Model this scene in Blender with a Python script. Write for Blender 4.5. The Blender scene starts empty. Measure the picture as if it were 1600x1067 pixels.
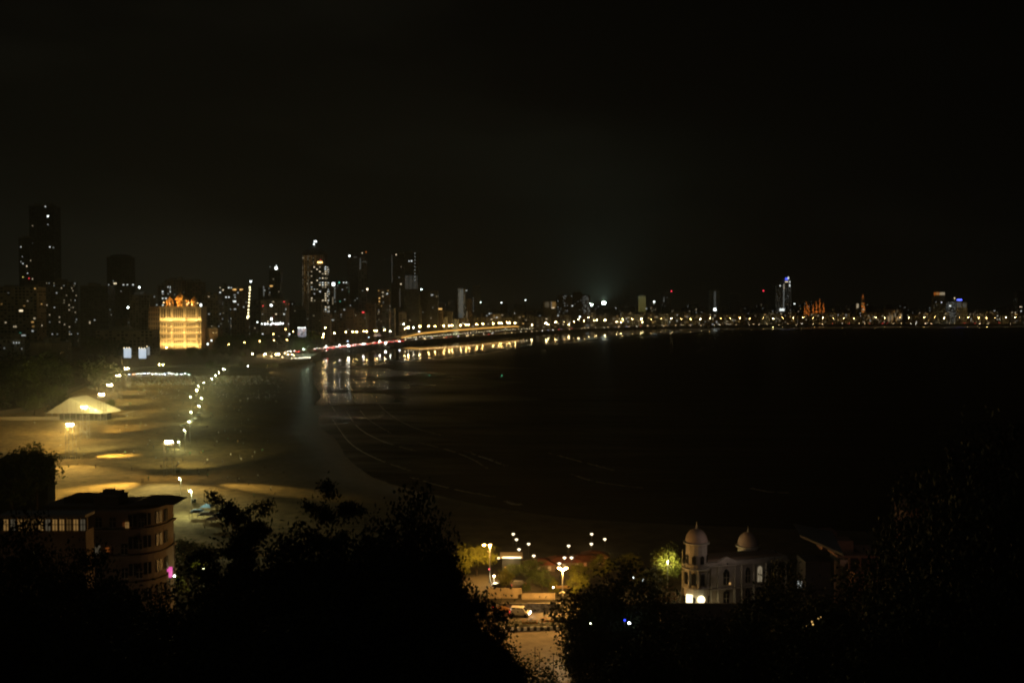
import bpy, math, random
import numpy as np
from mathutils import Vector, Matrix
R = math.radians
sc = bpy.context.scene
COL = sc.collection
# ---------------------------------------------------------------- camera, sky, moon, exposure
F, H, HOR = 1556.0, 64.0, 482.0
PITCH = math.atan((533.5 - HOR) / F)
cd = bpy.data.cameras.new('camera'); cam = bpy.data.objects.new('camera', cd); COL.objects.link(cam)
cam.location = (0, 0, H); cam.rotation_euler = (math.pi/2 - PITCH, 0, 0)
cd.sensor_width = 36; cd.lens = 36*F/1600; cd.clip_start = .5; cd.clip_end = 60000
sc.camera = cam

W = bpy.data.worlds.new('World'); sc.world = W; W.use_nodes = True
nt = W.node_tree; nt.nodes.clear()
def N(t, **k):
    n = nt.nodes.new(t)
    for a, b in k.items(): setattr(n, a, b)
    return n
out = N('ShaderNodeOutputWorld'); bg = N('ShaderNodeBackground'); L = nt.links.new
sky = N('ShaderNodeTexSky', sky_type='NISHITA'); sky.sun_disc = False
sky.sun_elevation = R(-9); sky.sun_rotation = R(250)
tc = N('ShaderNodeTexCoord'); sep = N('ShaderNodeSeparateXYZ'); L(tc.outputs['Generated'], sep.inputs[0])
# city glow that thins with height above the skyline, strongest over the town, weakest over the open sea
az = N('ShaderNodeMath', operation='ABSOLUTE'); L(sep.outputs['Z'], az.inputs[0])
ramp = N('ShaderNodeValToRGB'); L(az.outputs[0], ramp.inputs[0])
cr = ramp.color_ramp; cr.elements[0].position = 0; cr.elements[0].color = (.0118, .0120, .0082, 1)
cr.elements[1].position = 1; cr.elements[1].color = (.0011, .0011, .0009, 1)
e = cr.elements.new(.05); e.color = (.0088, .0088, .0060, 1)
e = cr.elements.new(.13); e.color = (.0056, .0055, .0037, 1)
e = cr.elements.new(.32); e.color = (.0030, .0029, .0021, 1)
xr = N('ShaderNodeMapRange', interpolation_type='SMOOTHSTEP'); L(sep.outputs['X'], xr.inputs['Value'])
xr.inputs['From Min'].default_value = -.35; xr.inputs['From Max'].default_value = .5
xr.inputs['To Min'].default_value = 1.0; xr.inputs['To Max'].default_value = .22
# faint lit clouds
mp = N('ShaderNodeMapping'); mp.inputs['Scale'].default_value = (1.6, 1.6, 5.0); L(tc.outputs['Generated'], mp.inputs[0])
nz = N('ShaderNodeTexNoise'); nz.inputs['Scale'].default_value = 1.9; nz.inputs['Detail'].default_value = 5; L(mp.outputs[0], nz.inputs['Vector'])
nr = N('ShaderNodeMapRange', interpolation_type='SMOOTHSTEP'); L(nz.outputs['Fac'], nr.inputs['Value'])
nr.inputs['From Min'].default_value = .44; nr.inputs['From Max'].default_value = .72
nr.inputs['To Min'].default_value = .8; nr.inputs['To Max'].default_value = 2.3
mu = N('ShaderNodeMath', operation='MULTIPLY'); L(xr.outputs[0], mu.inputs[0]); L(nr.outputs[0], mu.inputs[1])
vm = N('ShaderNodeVectorMath', operation='SCALE'); L(ramp.outputs[0], vm.inputs[0]); L(mu.outputs[0], vm.inputs['Scale'])
vs = N('ShaderNodeVectorMath', operation='SCALE'); L(sky.outputs[0], vs.inputs[0]); vs.inputs['Scale'].default_value = .05
va = N('ShaderNodeVectorMath', operation='ADD'); L(vm.outputs[0], va.inputs[0]); L(vs.outputs[0], va.inputs[1])
L(va.outputs[0], bg.inputs['Color']); bg.inputs['Strength'].default_value = .36; L(bg.outputs[0], out.inputs[0])

fill_moon = bpy.data.lights.new('fill_moon', 'SUN'); fill_moon.energy = .02; fill_moon.angle = R(12); fill_moon.color = (.9, .95, 1)  # unseen moon, added faintly to bring out tree shapes and foam
mo = bpy.data.objects.new('fill_moon', fill_moon); COL.objects.link(mo); mo.rotation_euler = (R(38), 0, R(-70))

sc.view_settings.view_transform = 'Standard'; sc.view_settings.look = 'None'
sc.view_settings.exposure = 0; sc.view_settings.gamma = 1; sc.view_settings.use_curve_mapping = False
cy = sc.cycles
cy.use_denoising = True; cy.denoiser = 'OPENIMAGEDENOISE'
cy.use_adaptive_sampling = True; cy.adaptive_threshold = .003
cy.max_bounces = 4; cy.diffuse_bounces = 0; cy.glossy_bounces = 2; cy.transmission_bounces = 2; cy.volume_bounces = 0
cy.transparent_max_bounces = 6
cy.sample_clamp_indirect = 1.5; cy.caustics_reflective = False; cy.caustics_refractive = False
cy.pixel_filter_type = 'BLACKMAN_HARRIS'; cy.filter_width = 2.1
cy.use_light_tree = True

# ---------------------------------------------------------------- helpers
def ray(px, py):
    a = (px-800)/F; b = (533.5-py)/F
    return a, math.cos(PITCH)+b*math.sin(PITCH), -math.sin(PITCH)+b*math.cos(PITCH)
def G(px, py, z=0.0):
    """where the sight line through this point of the photograph meets height z"""
    a, b, c = ray(px, py); t = (z-H)/c
    return Vector((a*t, b*t, z))
def A(px, py, D):
    a, b, c = ray(px, py); t = D/b
    return Vector((a*t, D, H+c*t))
def M1(D): return D/F           # metres per photograph pixel

MATS = {}
def mat(name, col, rough=.85, var=.25, scale=.6, metal=0, spec=.3, bump=0):
    if name in MATS: return MATS[name]
    m = bpy.data.materials.new(name); m.use_nodes = True; t = m.node_tree; b = t.nodes['Principled BSDF']
    b.inputs['Roughness'].default_value = rough; b.inputs['Metallic'].default_value = metal
    b.inputs['Specular IOR Level'].default_value = spec
    n = t.nodes.new('ShaderNodeTexNoise'); n.inputs['Scale'].default_value = scale; n.inputs['Detail'].default_value = 4
    g = t.nodes.new('ShaderNodeNewGeometry'); t.links.new(g.outputs['Position'], n.inputs['Vector'])
    r = t.nodes.new('ShaderNodeMapRange'); t.links.new(n.outputs['Fac'], r.inputs['Value'])
    r.inputs['From Min'].default_value = .3; r.inputs['From Max'].default_value = .7
    r.inputs['To Min'].default_value = 1-var; r.inputs['To Max'].default_value = 1+var
    v = t.nodes.new('ShaderNodeVectorMath'); v.operation = 'SCALE'; v.inputs[0].default_value = col[:3]
    t.links.new(r.outputs[0], v.inputs['Scale']); t.links.new(v.outputs[0], b.inputs['Base Color'])
    if bump:
        bp = t.nodes.new('ShaderNodeBump'); bp.inputs['Strength'].default_value = .6; bp.inputs['Distance'].default_value = bump
        t.links.new(n.outputs['Fac'], bp.inputs['Height']); t.links.new(bp.outputs[0], b.inputs['Normal'])
    MATS[name] = m; return m
def glow(name, col, st, light=False):
    if name in MATS: return MATS[name]
    m = bpy.data.materials.new(name); m.use_nodes = True; t = m.node_tree; b = t.nodes['Principled BSDF']
    b.inputs['Base Color'].default_value = (.5, .5, .5, 1)
    b.inputs['Emission Color'].default_value = (*col, 1); b.inputs['Emission Strength'].default_value = st
    m.cycles.emission_sampling = 'FRONT_BACK' if light or st >= 4 else 'NONE'
    MATS[name] = m; return m

class MB:
    def __init__(s): s.v = []; s.f = []; s.m = []
    def quad(s, a, b, c, d, m=0):
        n = len(s.v); s.v += [tuple(a), tuple(b), tuple(c), tuple(d)]; s.f.append((n, n+1, n+2, n+3)); s.m.append(m)
    def box(s, cx, cy, z0, sx, sy, sz, m=0, rz=0, top=1.0):
        c, q = math.cos(rz), math.sin(rz); n = len(s.v)
        for k, (zz, sca) in enumerate(((z0, 1), (z0+sz, top))):
            for X, Y in ((-1, -1), (1, -1), (1, 1), (-1, 1)):
                x, y = X*sx/2*sca, Y*sy/2*sca
                s.v.append((cx+x*c-y*q, cy+x*q+y*c, zz))
        for f in ((0, 3, 2, 1), (4, 5, 6, 7), (0, 1, 5, 4), (1, 2, 6, 5), (2, 3, 7, 6), (3, 0, 4, 7)):
            s.f.append(tuple(n+i for i in f)); s.m.append(m)
    def lathe(s, cx, cy, prof, seg=12, m=0, a0=0, a1=2*math.pi):
        full = abs(a1-a0-2*math.pi) < 1e-4; k = seg if full else seg+1; n = len(s.v)
        for r, z in prof:
            for i in range(k):
                a = a0+(a1-a0)*i/seg; s.v.append((cx+r*math.cos(a), cy+r*math.sin(a), z))
        for j in range(len(prof)-1):
            for i in range(seg):
                i2 = (i+1) % k
                s.f.append((n+j*k+i, n+j*k+i2, n+(j+1)*k+i2, n+(j+1)*k+i)); s.m.append(m)
    def bar(s, a, b, r, seg=5, m=0, r2=None):
        a, b = Vector(a), Vector(b); d = b-a
        if d.length < 1e-6: return
        d.normalize(); u = d.orthogonal().normalized(); w = d.cross(u); n = len(s.v); r2 = r if r2 is None else r2
        for p, q in ((a, r), (b, r2)):
            for i in range(seg):
                t = 2*math.pi*i/seg; s.v.append(tuple(p+(u*math.cos(t)+w*math.sin(t))*q))
        for i in range(seg):
            j = (i+1) % seg; s.f.append((n+i, n+j, n+seg+j, n+seg+i)); s.m.append(m)
        s.f.append(tuple(n+i for i in range(seg-1, -1, -1))); s.m.append(m)
        s.f.append(tuple(n+seg+i for i in range(seg))); s.m.append(m)
    def poly(s, pts, z0, z1, m=0):
        n = len(s.v); k = len(pts)
        for z in (z0, z1):
            for p in pts: s.v.append((p[0], p[1], z))
        s.f.append(tuple(n+i for i in range(k-1, -1, -1))); s.m.append(m)
        s.f.append(tuple(n+k+i for i in range(k))); s.m.append(m)
        for i in range(k):
            j = (i+1) % k; s.f.append((n+i, n+j, n+k+j, n+k+i)); s.m.append(m)
    def ball(s, c, r, m=0, sz=1.0, seg=6, rings=4):
        s.lathe(c[0], c[1], [(max(.001, r*math.sin(math.pi*i/rings)), c[2]-r*sz*math.cos(math.pi*i/rings)) for i in range(rings+1)], seg, m)
    def mesh(s, name, mats):
        me = bpy.data.meshes.new(name); me.from_pydata(s.v, [], s.f)
        for m in (mats if isinstance(mats, (list, tuple)) else [mats]): me.materials.append(m)
        if isinstance(mats, (list, tuple)) and len(mats) > 1: me.polygons.foreach_set('material_index', s.m)
        me.update(); return me
    def build(s, name, mats, parent=None, kind=None, smooth=False, label=None):
        o = bpy.data.objects.new(name, s.mesh(name, mats)); COL.objects.link(o)
        if parent: o.parent = parent
        if kind: o['kind'] = kind
        if label: o['label'] = label
        if smooth: o.data.polygons.foreach_set('use_smooth', [True]*len(o.data.polygons))
        return o
def link(name, me, parent=None, loc=(0, 0, 0), rz=0):
    o = bpy.data.objects.new(name, me); COL.objects.link(o); o.location = loc; o.rotation_euler = (0, 0, rz)
    if parent: o.parent = parent
    return o
def tag(o, label, cat, group=None):
    o['label'] = label; o['category'] = cat
    if group: o['group'] = group
    return o
def thing(name, label, cat, loc=(0, 0, 0), rz=0, group=None):
    o = bpy.data.objects.new(name, None); COL.objects.link(o); o.location = loc; o.rotation_euler = (0, 0, rz)
    o.empty_display_size = .1
    return tag(o, label, cat, group)
KIDS = {}
def posts(name, pts, r, mt, parent):
    for a, b in pts: m = MB(); m.bar(a, b, r, 6); m.build(name, mt, parent)
def dup(root, loc, rz=0, label=None, s=None):
    r = root.copy(); COL.objects.link(r); r.location = loc; r.rotation_euler = (0, 0, rz)
    if s: r.scale = (s, s, s) if not isinstance(s, tuple) else s
    if label: r['label'] = label
    if root.name not in KIDS: KIDS[root.name] = [(c, list(c.children)) for c in root.children]
    for c, gs in KIDS[root.name]:
        d = c.copy(); COL.objects.link(d); d.parent = r
        for g in gs:
            h = g.copy(); COL.objects.link(h); h.parent = d
    return r
def lamp(kind, parent, loc, energy, col, size=.3, spot=None, aim=None, blend=.5, rot=None):
    l = bpy.data.lights.new('bulb_light', kind); l.energy = energy; l.color = col
    if kind == 'AREA': l.shape = 'RECTANGLE'; l.size, l.size_y = size
    else: l.shadow_soft_size = size
    if kind == 'SPOT': l.spot_size = R(spot); l.spot_blend = blend
    o = bpy.data.objects.new('bulb_light', l); COL.objects.link(o); o.parent = parent; o.location = loc
    if aim is not None: o.rotation_euler = (Vector(aim)-Vector(loc)).to_track_quat('-Z', 'Y').to_euler()
    if rot: o.rotation_euler = rot
    return o

AMB = (1, .60, .17); WARM = (1, .80, .48); WHT = (.92, 1, .90); GRN = (.92, 1, .52)
# glowing panes: three strengths, five colours
WINC = {'w': (.93, 1, .95), 'c': (1, .82, .52), 'a': (1, .55, .16), 'b': (.08, .12, 1), 'r': (1, .05, .06), 'g': (.2, 1, .7), 'o': (1, .25, .03), 'y': (.85, .75, .2)}
def pane(c, l): return glow('lit_pane_%s%d' % (c, l), WINC[c], (.06, .2, .55, 1.6, 8.0)[l])
PANES = [pane(c, l) for c in 'wcabrgoy' for l in range(5)]
PI_ = {(c, l): i+1 for i, (c, l) in enumerate((c, l) for c in 'wcabrgoy' for l in range(5))}
glass = mat('dark_glass', (.02, .022, .025), .25, .3, .3, spec=.3)
concrete = [mat('concrete_grey', (.22, .21, .19), scale=.08), mat('render_beige', (.38, .33, .25), scale=.07), mat('render_cream', (.5, .46, .37), scale=.06),
            mat('render_brown', (.2, .15, .11), scale=.09), mat('cladding_dark', (.07, .075, .08), .5, scale=.1), mat('render_white', (.62, .62, .58), scale=.07)]
steel = mat('galvanised_steel', (.3, .3, .29), .5, .15, 2, metal=.4)
darksteel = mat('dark_steel', (.06, .06, .06), .6, .2, 2)
bark = mat('bark', (.07, .05, .035), .95, .4, 3, bump=.05)
# ---------------------------------------------------------------- ground, beach, sea
rnd = random.Random(7); nrng = np.random.default_rng(5)
CP = [(1950, 507), (1600, 508), (1300, 508.5), (1150, 510.5), (1000, 513), (925, 516.5), (850, 521), (780, 527), (700, 533.5), (650, 538), (600, 543.5), (550, 550), (500, 556)]
coast = [G(x, y) for x, y in CP]            # foot of the sea wall, far to near
def smooth_line(pts, n=6):
    o = []
    for i in range(len(pts)-1):
        p0, p1, p2, p3 = pts[max(0, i-1)], pts[i], pts[i+1], pts[min(len(pts)-1, i+2)]
        for k in range(n):
            t = k/n; o.append(.5*((2*p1)+(p2-p0)*t+(2*p0-5*p1+4*p2-p3)*t*t+(3*p1-p0-3*p2+p3)*t**3))
    return o+[pts[-1]]
coast = smooth_line(coast)
CX = np.array([800+F*p.x/p.y for p in coast])[::-1]     # photograph column of each coast point, rising
CPX = np.array([p.x for p in coast])[::-1]; CPY = np.array([p.y for p in coast])[::-1]
def sf(px, off):
    """a point of the seafront at this bearing, off metres inland of the sea wall foot"""
    x = float(np.interp(px, CX, CPX)); y = float(np.interp(px, CX, CPY))
    x2 = float(np.interp(px+3, CX, CPX)); y2 = float(np.interp(px+3, CX, CPY))
    t = Vector((x2-x, y2-y)).normalized() if (x2-x or y2-y) else Vector((1, 0))
    return Vector((x-t.y*off, y+t.x*off)), math.atan2(t.y, t.x)
_clr = {}
def clear_D(px, off):
    """distance at which this sight line is off metres inland of the sea wall"""
    if off not in _clr:
        q = [sf(p, off)[0] for p in np.arange(494, 1900, 3)]; b_ = np.array([800+F*v.x/v.y for v in q]); o_ = np.argsort(b_); _clr[off] = (b_[o_], np.array([v.y for v in q])[o_])
    return float(np.interp(px, *_clr[off]))
PZ = 5.0                                    # level of the seafront road and the town
def strip(offa, offb, za, zb, px0=494, px1=1900, step=6):
    m = MB(); prev = None
    for px in np.arange(px0, px1, step):
        a, _ = sf(px, offa); b, _ = sf(px, offb)
        if prev: m.quad((*prev[0], za), (*a, za), (*b, zb), (*prev[1], zb))
        prev = (a, b)
    return m
# town ground
back = [(478, 566), (430, 572), (300, 574), (200, 580), (165, 592), (110, 615), (60, 640), (0, 650), (-160, 690), (-400, 700)]
m = MB()
pts = [Vector((*sf(px, 14)[0], 0)) for px in np.arange(1900, 493, -6)]+[G(x, y, 2) for x, y in back]+[Vector((-1500, 500, 0)), Vector((-26000, 3000, 0)), Vector((-26000, 42000, 0)), Vector((30000, 42000, 0)), Vector((30000, 3300, 0))]
m.poly([(p.x, p.y) for p in pts], -2, PZ)
asph = mat('asphalt', (.05, .049, .047), .8, .25, .5)
earth = mat('dusty_earth', (.11, .095, .07), .95, .35, .05)
o = m.build('ground', earth); o['kind'] = 'structure'
o = strip(26, 50, PZ+.05, PZ+.05).build('road', asph); o['kind'] = 'structure'
# promenade with its parapet, kerb and boulder slope
m = strip(14, 25.9, PZ+.16, PZ+.16); 
for t in (strip(25.9, 25.95, PZ+.16, PZ+.02), strip(13.9, 14.6, PZ+1.0, PZ+1.0), strip(13.9, 13.95, 1.5, PZ+1.0), strip(14.6, 14.65, PZ+1.0, PZ+.1)):
    n = len(m.v); m.v += t.v; m.f += [tuple(i+n for i in f) for f in t.f]; m.m += t.m
o = m.build('promenade', mat('promenade_stone', (.3, .28, .24), .8, .2, .4)); o['kind'] = 'structure'
# lane lines
m = MB()
for px in np.arange(496, 1500, 2.2):
    for off in (32, 38.5, 44):
        a, r = sf(px, off); m.box(a.x, a.y, PZ+.06, 3, .15, .004, 0, r)
o = m.build('lane_markings', mat('road_paint', (.7, .7, .66), .6)); o['kind'] = 'structure'
# boulders of the sea wall: past counting
m = MB()
for px in np.arange(494, 1620, .62):
    for k in range(2):
        a, r = sf(px, rnd.uniform(0, 13)); q = rnd.uniform(.9, 1.9)
        off = (a-sf(px, 0)[0]).length
        m.box(a.x, a.y, -1+off*.36, q*2, q*2, q*1.3, 0, rnd.uniform(0, 3), .6)
o = m.build('sea_wall_boulders', mat('boulder', (.14, .13, .12), .95, .3, .6)); o['kind'] = 'stuff'
o = strip(0, 14, -1.2, 3.4).build('sea_wall_slope', mat('slope_stone', (.1, .095, .09), .95, .3, .3)); o['kind'] = 'structure'

# beach: one sheet of real relief down to below the water line
WL = [(-60, 480), (1346, -240)]
wlp = [G(x, y) for x, y in [(488, 560), (489, 575), (494, 600), (500, 640), (522, 690), (580, 740), (700, 778), (860, 806), (1000, 818), (1300, 830), (1700, 842)]]
wlp = smooth_line(wlp, 5)
WX = np.array([p.x for p in wlp]); WY = np.array([p.y for p in wlp])
def wdist(x, y):
    """signed distance to the water line, positive on land (arrays)"""
    best = np.full(x.shape, 1e9); sg = np.ones(x.shape)
    for i in range(len(WX)-1):
        ax, ay, bx, by = WX[i], WY[i], WX[i+1], WY[i+1]; dx, dy = bx-ax, by-ay
        t = np.clip(((x-ax)*dx+(y-ay)*dy)/(dx*dx+dy*dy), 0, 1)
        d = np.hypot(x-ax-t*dx, y-ay-t*dy); c = dx*(y-ay)-dy*(x-ax)
        k = d < best; best = np.where(k, d, best); sg = np.where(k, np.where(c < 0, 1, -1), sg)
    return best*sg
def vnoise(x, y, sc_, seed):
    r = np.random.default_rng(seed).random((64, 64)); u, v = x/sc_, y/sc_
    i, j = np.floor(u).astype(int), np.floor(v).astype(int); fu, fv = u-i, v-j
    fu, fv = fu*fu*(3-2*fu), fv*fv*(3-2*fv); g = lambda a, b: r[a % 64, b % 64]
    return (g(i, j)*(1-fu)+g(i+1, j)*fu)*(1-fv)+(g(i, j+1)*(1-fu)+g(i+1, j+1)*fu)*fv-.5
def beach_z(x, y):
    x, y = np.asarray(x, float), np.asarray(y, float)
    d = wdist(x, y); z = np.clip(d*.017, -2.5, 2.2)
    return z+vnoise(x, y, 60, 12)*.14+np.clip(d/40, 0, 1)*(vnoise(x, y, 34, 1)*.35+vnoise(x, y, 11, 2)*.26+vnoise(x, y, 5.5, 3)*.22)
def bz(x, y): return float(beach_z(np.array([x]), np.array([y]))[0])
def grid(x0, x1, y0, y1, st, fz):
    nx, ny = int((x1-x0)/st)+1, int((y1-y0)/st)+1
    X, Y = np.meshgrid(np.linspace(x0, x1, nx), np.linspace(y0, y1, ny)); Z = fz(X, Y)
    v = np.stack([X.ravel(), Y.ravel(), Z.ravel()], 1)
    i = (np.arange(ny-1)[:, None]*nx+np.arange(nx-1)[None, :]).ravel()
    f = np.stack([i, i+1, i+nx+1, i+nx], 1)
    me = bpy.data.meshes.new('sheet'); me.from_pydata(v.tolist(), [], f.tolist())
    me.polygons.foreach_set('use_smooth', [True]*len(me.polygons)); return me
sand = bpy.data.materials.new('sand'); sand.use_nodes = True; t = sand.node_tree; b = t.nodes['Principled BSDF']
g = t.nodes.new('ShaderNodeNewGeometry')
def nn(scale, detail=6):
    n = t.nodes.new('ShaderNodeTexNoise'); n.inputs['Scale'].default_value = scale; n.inputs['Detail'].default_value = detail
    t.links.new(g.outputs['Position'], n.inputs['Vector']); return n
n1, n2, n3 = nn(.03), nn(.35), nn(2.2)
cr = t.nodes.new('ShaderNodeValToRGB'); t.links.new(n1.outputs['Fac'], cr.inputs[0])
cr.color_ramp.elements[0].position = .35; cr.color_ramp.elements[0].color = (.24, .18, .08, 1)
cr.color_ramp.elements[1].position = .7; cr.color_ramp.elements[1].color = (.45, .345, .16, 1)
mx = t.nodes.new('ShaderNodeMapRange'); t.links.new(n2.outputs['Fac'], mx.inputs['Value'])
mx.inputs['From Min'].default_value = .3; mx.inputs['From Max'].default_value = .7; mx.inputs['To Min'].default_value = .58; mx.inputs['To Max'].default_value = 1.4
# wet near the water: darker and glossier with height above the sea
sp = t.nodes.new('ShaderNodeSeparateXYZ'); t.links.new(g.outputs['Position'], sp.inputs[0])
wet = t.nodes.new('ShaderNodeMapRange'); t.links.new(sp.outputs['Z'], wet.inputs['Value'])
wet.inputs['From Min'].default_value = .3; wet.inputs['From Max'].default_value = 2.1; wet.inputs['To Min'].default_value = .1; wet.inputs['To Max'].default_value = 1
mm = t.nodes.new('ShaderNodeMath'); mm.operation = 'MULTIPLY'; t.links.new(mx.outputs[0], mm.inputs[0]); t.links.new(wet.outputs[0], mm.inputs[1])
v = t.nodes.new('ShaderNodeVectorMath'); v.operation = 'SCALE'; t.links.new(cr.outputs[0], v.inputs[0]); t.links.new(mm.outputs[0], v.inputs['Scale'])
t.links.new(v.outputs[0], b.inputs['Base Color'])
rr = t.nodes.new('ShaderNodeMapRange'); t.links.new(sp.outputs['Z'], rr.inputs['Value'])
rr.inputs['From Min'].default_value = .15; rr.inputs['From Max'].default_value = 1.1; rr.inputs['To Min'].default_value = .38; rr.inputs['To Max'].default_value = .95
t.links.new(rr.outputs[0], b.inputs['Roughness']); b.inputs['Specular IOR Level'].default_value = .22
bp = t.nodes.new('ShaderNodeBump'); bp.inputs['Strength'].default_value = .8; bp.inputs['Distance'].default_value = .3
ad = t.nodes.new('ShaderNodeMath'); ad.operation = 'ADD'; t.links.new(n2.outputs['Fac'], ad.inputs[0]); t.links.new(n3.outputs['Fac'], ad.inputs[1])
t.links.new(ad.outputs[0], bp.inputs['Height']); t.links.new(bp.outputs[0], b.inputs['Normal'])
me = grid(-760, 190, 226, 1420, 4.2, beach_z); me.materials.append(sand)
o = link('beach', me); o['kind'] = 'structure'

# near hill: falls from the viewpoint to the road level, ends under the sand / the sea
def hill_z(x, y):
    x, y = np.asarray(x, float), np.asarray(y, float)
    z = np.clip(60.5-.405*y-np.clip(x, 0, 60)*.06, 3.0, 61)
    z = z+np.clip(60-.2*y-z, 0, 60)*np.clip((-x-60)/120, 0, .5)*np.clip((230-y)/80, 0, 1)
    z = z+np.clip((x-90)/160, 0, 1)*9*np.clip((260-y)/60, 0, 1)
    z = z+np.where(z > 3.2, vnoise(x, y, 13, 8)*2.0, 0)
    d = wdist(x, y); sea = np.clip(d/12, -1, 1)
    z = np.where(d < 12, np.minimum(z, sea*3), z)
    return np.where((x < -40+ (y-262)*.2) & (y > 236), np.minimum(z, 3-(y-236)*.12), z)
def hz(x, y): return float(hill_z(np.array([x]), np.array([y]))[0])
me = grid(-520, 420, -60, 330, 4.0, hill_z); me.materials.append(mat('hill_soil', (.07, .06, .04), .95, .4, .2))
o = link('hillside', me); o['kind'] = 'structure'

# sea
seam = bpy.data.materials.new('sea_water'); seam.use_nodes = True; t = seam.node_tree; b = t.nodes['Principled BSDF']
b.inputs['Base Color'].default_value = (.006, .008, .008, 1); b.inputs['Roughness'].default_value = .06; b.inputs['IOR'].default_value = 1.33
g = t.nodes.new('ShaderNodeNewGeometry')
mp = t.nodes.new('ShaderNodeMapping'); mp.inputs['Rotation'].default_value = (0, 0, R(28)); mp.inputs['Scale'].default_value = (.35, 1, 1)
t.links.new(g.outputs['Position'], mp.inputs[0])
def wn(s, d):
    n = t.nodes.new('ShaderNodeTexNoise'); n.inputs['Scale'].default_value = s; n.inputs['Detail'].default_value = d; t.links.new(mp.outputs[0], n.inputs['Vector']); return n
a1, a2 = wn(.055, 3), wn(.32, 3)
# rougher water where the swell meets the beach, calmer out in the bay
ln = t.nodes.new('ShaderNodeVectorMath'); ln.operation = 'DISTANCE'; t.links.new(g.outputs['Position'], ln.inputs[0]); ln.inputs[1].default_value = (-170, 560, 0)
wr = t.nodes.new('ShaderNodeMapRange'); t.links.new(ln.outputs['Value'], wr.inputs['Value'])
wr.inputs['From Min'].default_value = 250; wr.inputs['From Max'].default_value = 1050; wr.inputs['To Min'].default_value = 1.0; wr.inputs['To Max'].default_value = .4
a0 = wn(.016, 2); b0 = t.nodes.new('ShaderNodeBump'); b0.inputs['Distance'].default_value = 2.6; t.links.new(a0.outputs['Fac'], b0.inputs['Height']); t.links.new(wr.outputs[0], b0.inputs['Strength'])
b1 = t.nodes.new('ShaderNodeBump'); t.links.new(b0.outputs[0], b1.inputs['Normal']); b1.inputs['Distance'].default_value = 1.0; t.links.new(a1.outputs['Fac'], b1.inputs['Height']); t.links.new(wr.outputs[0], b1.inputs['Strength'])
sh = t.nodes.new('ShaderNodeAttribute'); sh.attribute_name = 'shelter'
sr = t.nodes.new('ShaderNodeMapRange'); sr.interpolation_type = 'SMOOTHSTEP'; t.links.new(sh.outputs['Fac'], sr.inputs['Value']); sr.inputs['From Min'].default_value = .25; sr.inputs['From Max'].default_value = 1; sr.inputs['To Min'].default_value = .02; sr.inputs['To Max'].default_value = .42
nearc = t.nodes.new('ShaderNodeMapRange'); mp2 = t.nodes.new('ShaderNodeVectorMath'); mp2.operation = 'MULTIPLY'; t.links.new(g.outputs['Position'], mp2.inputs[0]); mp2.inputs[1].default_value = (3.3, 1, 1); ln2 = t.nodes.new('ShaderNodeVectorMath'); ln2.operation = 'DISTANCE'; t.links.new(mp2.outputs[0], ln2.inputs[0]); ln2.inputs[1].default_value = (-627, 850, 0); pn = t.nodes.new('ShaderNodeTexNoise'); pn.inputs['Scale'].default_value = .012; pn.inputs['Detail'].default_value = 4; t.links.new(mp.outputs[0], pn.inputs['Vector']); pm = t.nodes.new('ShaderNodeMath'); pm.operation = 'MULTIPLY_ADD'; t.links.new(pn.outputs['Fac'], pm.inputs[0]); pm.inputs[1].default_value = 900; t.links.new(ln2.outputs['Value'], pm.inputs[2]); t.links.new(pm.outputs[0], nearc.inputs['Value']); nearc.inputs['From Min'].default_value = 500; nearc.inputs['From Max'].default_value = 1050; nearc.inputs['To Min'].default_value = .26; nearc.inputs['To Max'].default_value = 1
sm_ = t.nodes.new('ShaderNodeMath'); sm_.operation = 'MULTIPLY'; t.links.new(sr.outputs[0], sm_.inputs[0]); t.links.new(nearc.outputs[0], sm_.inputs[1]); t.links.new(sm_.outputs[0], b.inputs['Roughness'])
sl = t.nodes.new('ShaderNodeMapRange'); t.links.new(sm_.outputs[0], sl.inputs['Value']); sl.inputs['From Min'].default_value = .1; sl.inputs['From Max'].default_value = .42; sl.inputs['To Min'].default_value = .42; sl.inputs['To Max'].default_value = .006; t.links.new(sl.outputs[0], b.inputs['Specular IOR Level'])
wm = t.nodes.new('ShaderNodeMath'); wm.operation = 'MULTIPLY'; t.links.new(wr.outputs[0], wm.inputs[0]); t.links.new(sr.outputs[0], wm.inputs[1])
w2 = t.nodes.new('ShaderNodeMath'); w2.operation = 'MULTIPLY'; t.links.new(wm.outputs[0], w2.inputs[0]); w2.inputs[1].default_value = 2.4; t.links.new(w2.outputs[0], b1.inputs['Strength']); t.links.new(w2.outputs[0], b0.inputs['Strength'])
b2 = t.nodes.new('ShaderNodeBump'); b2.inputs['Distance'].default_value = .3; t.links.new(a2.outputs['Fac'], b2.inputs['Height']); t.links.new(w2.outputs[0], b2.inputs['Strength'])
t.links.new(b1.outputs[0], b2.inputs['Normal']); t.links.new(b2.outputs[0], b.inputs['Normal'])

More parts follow.
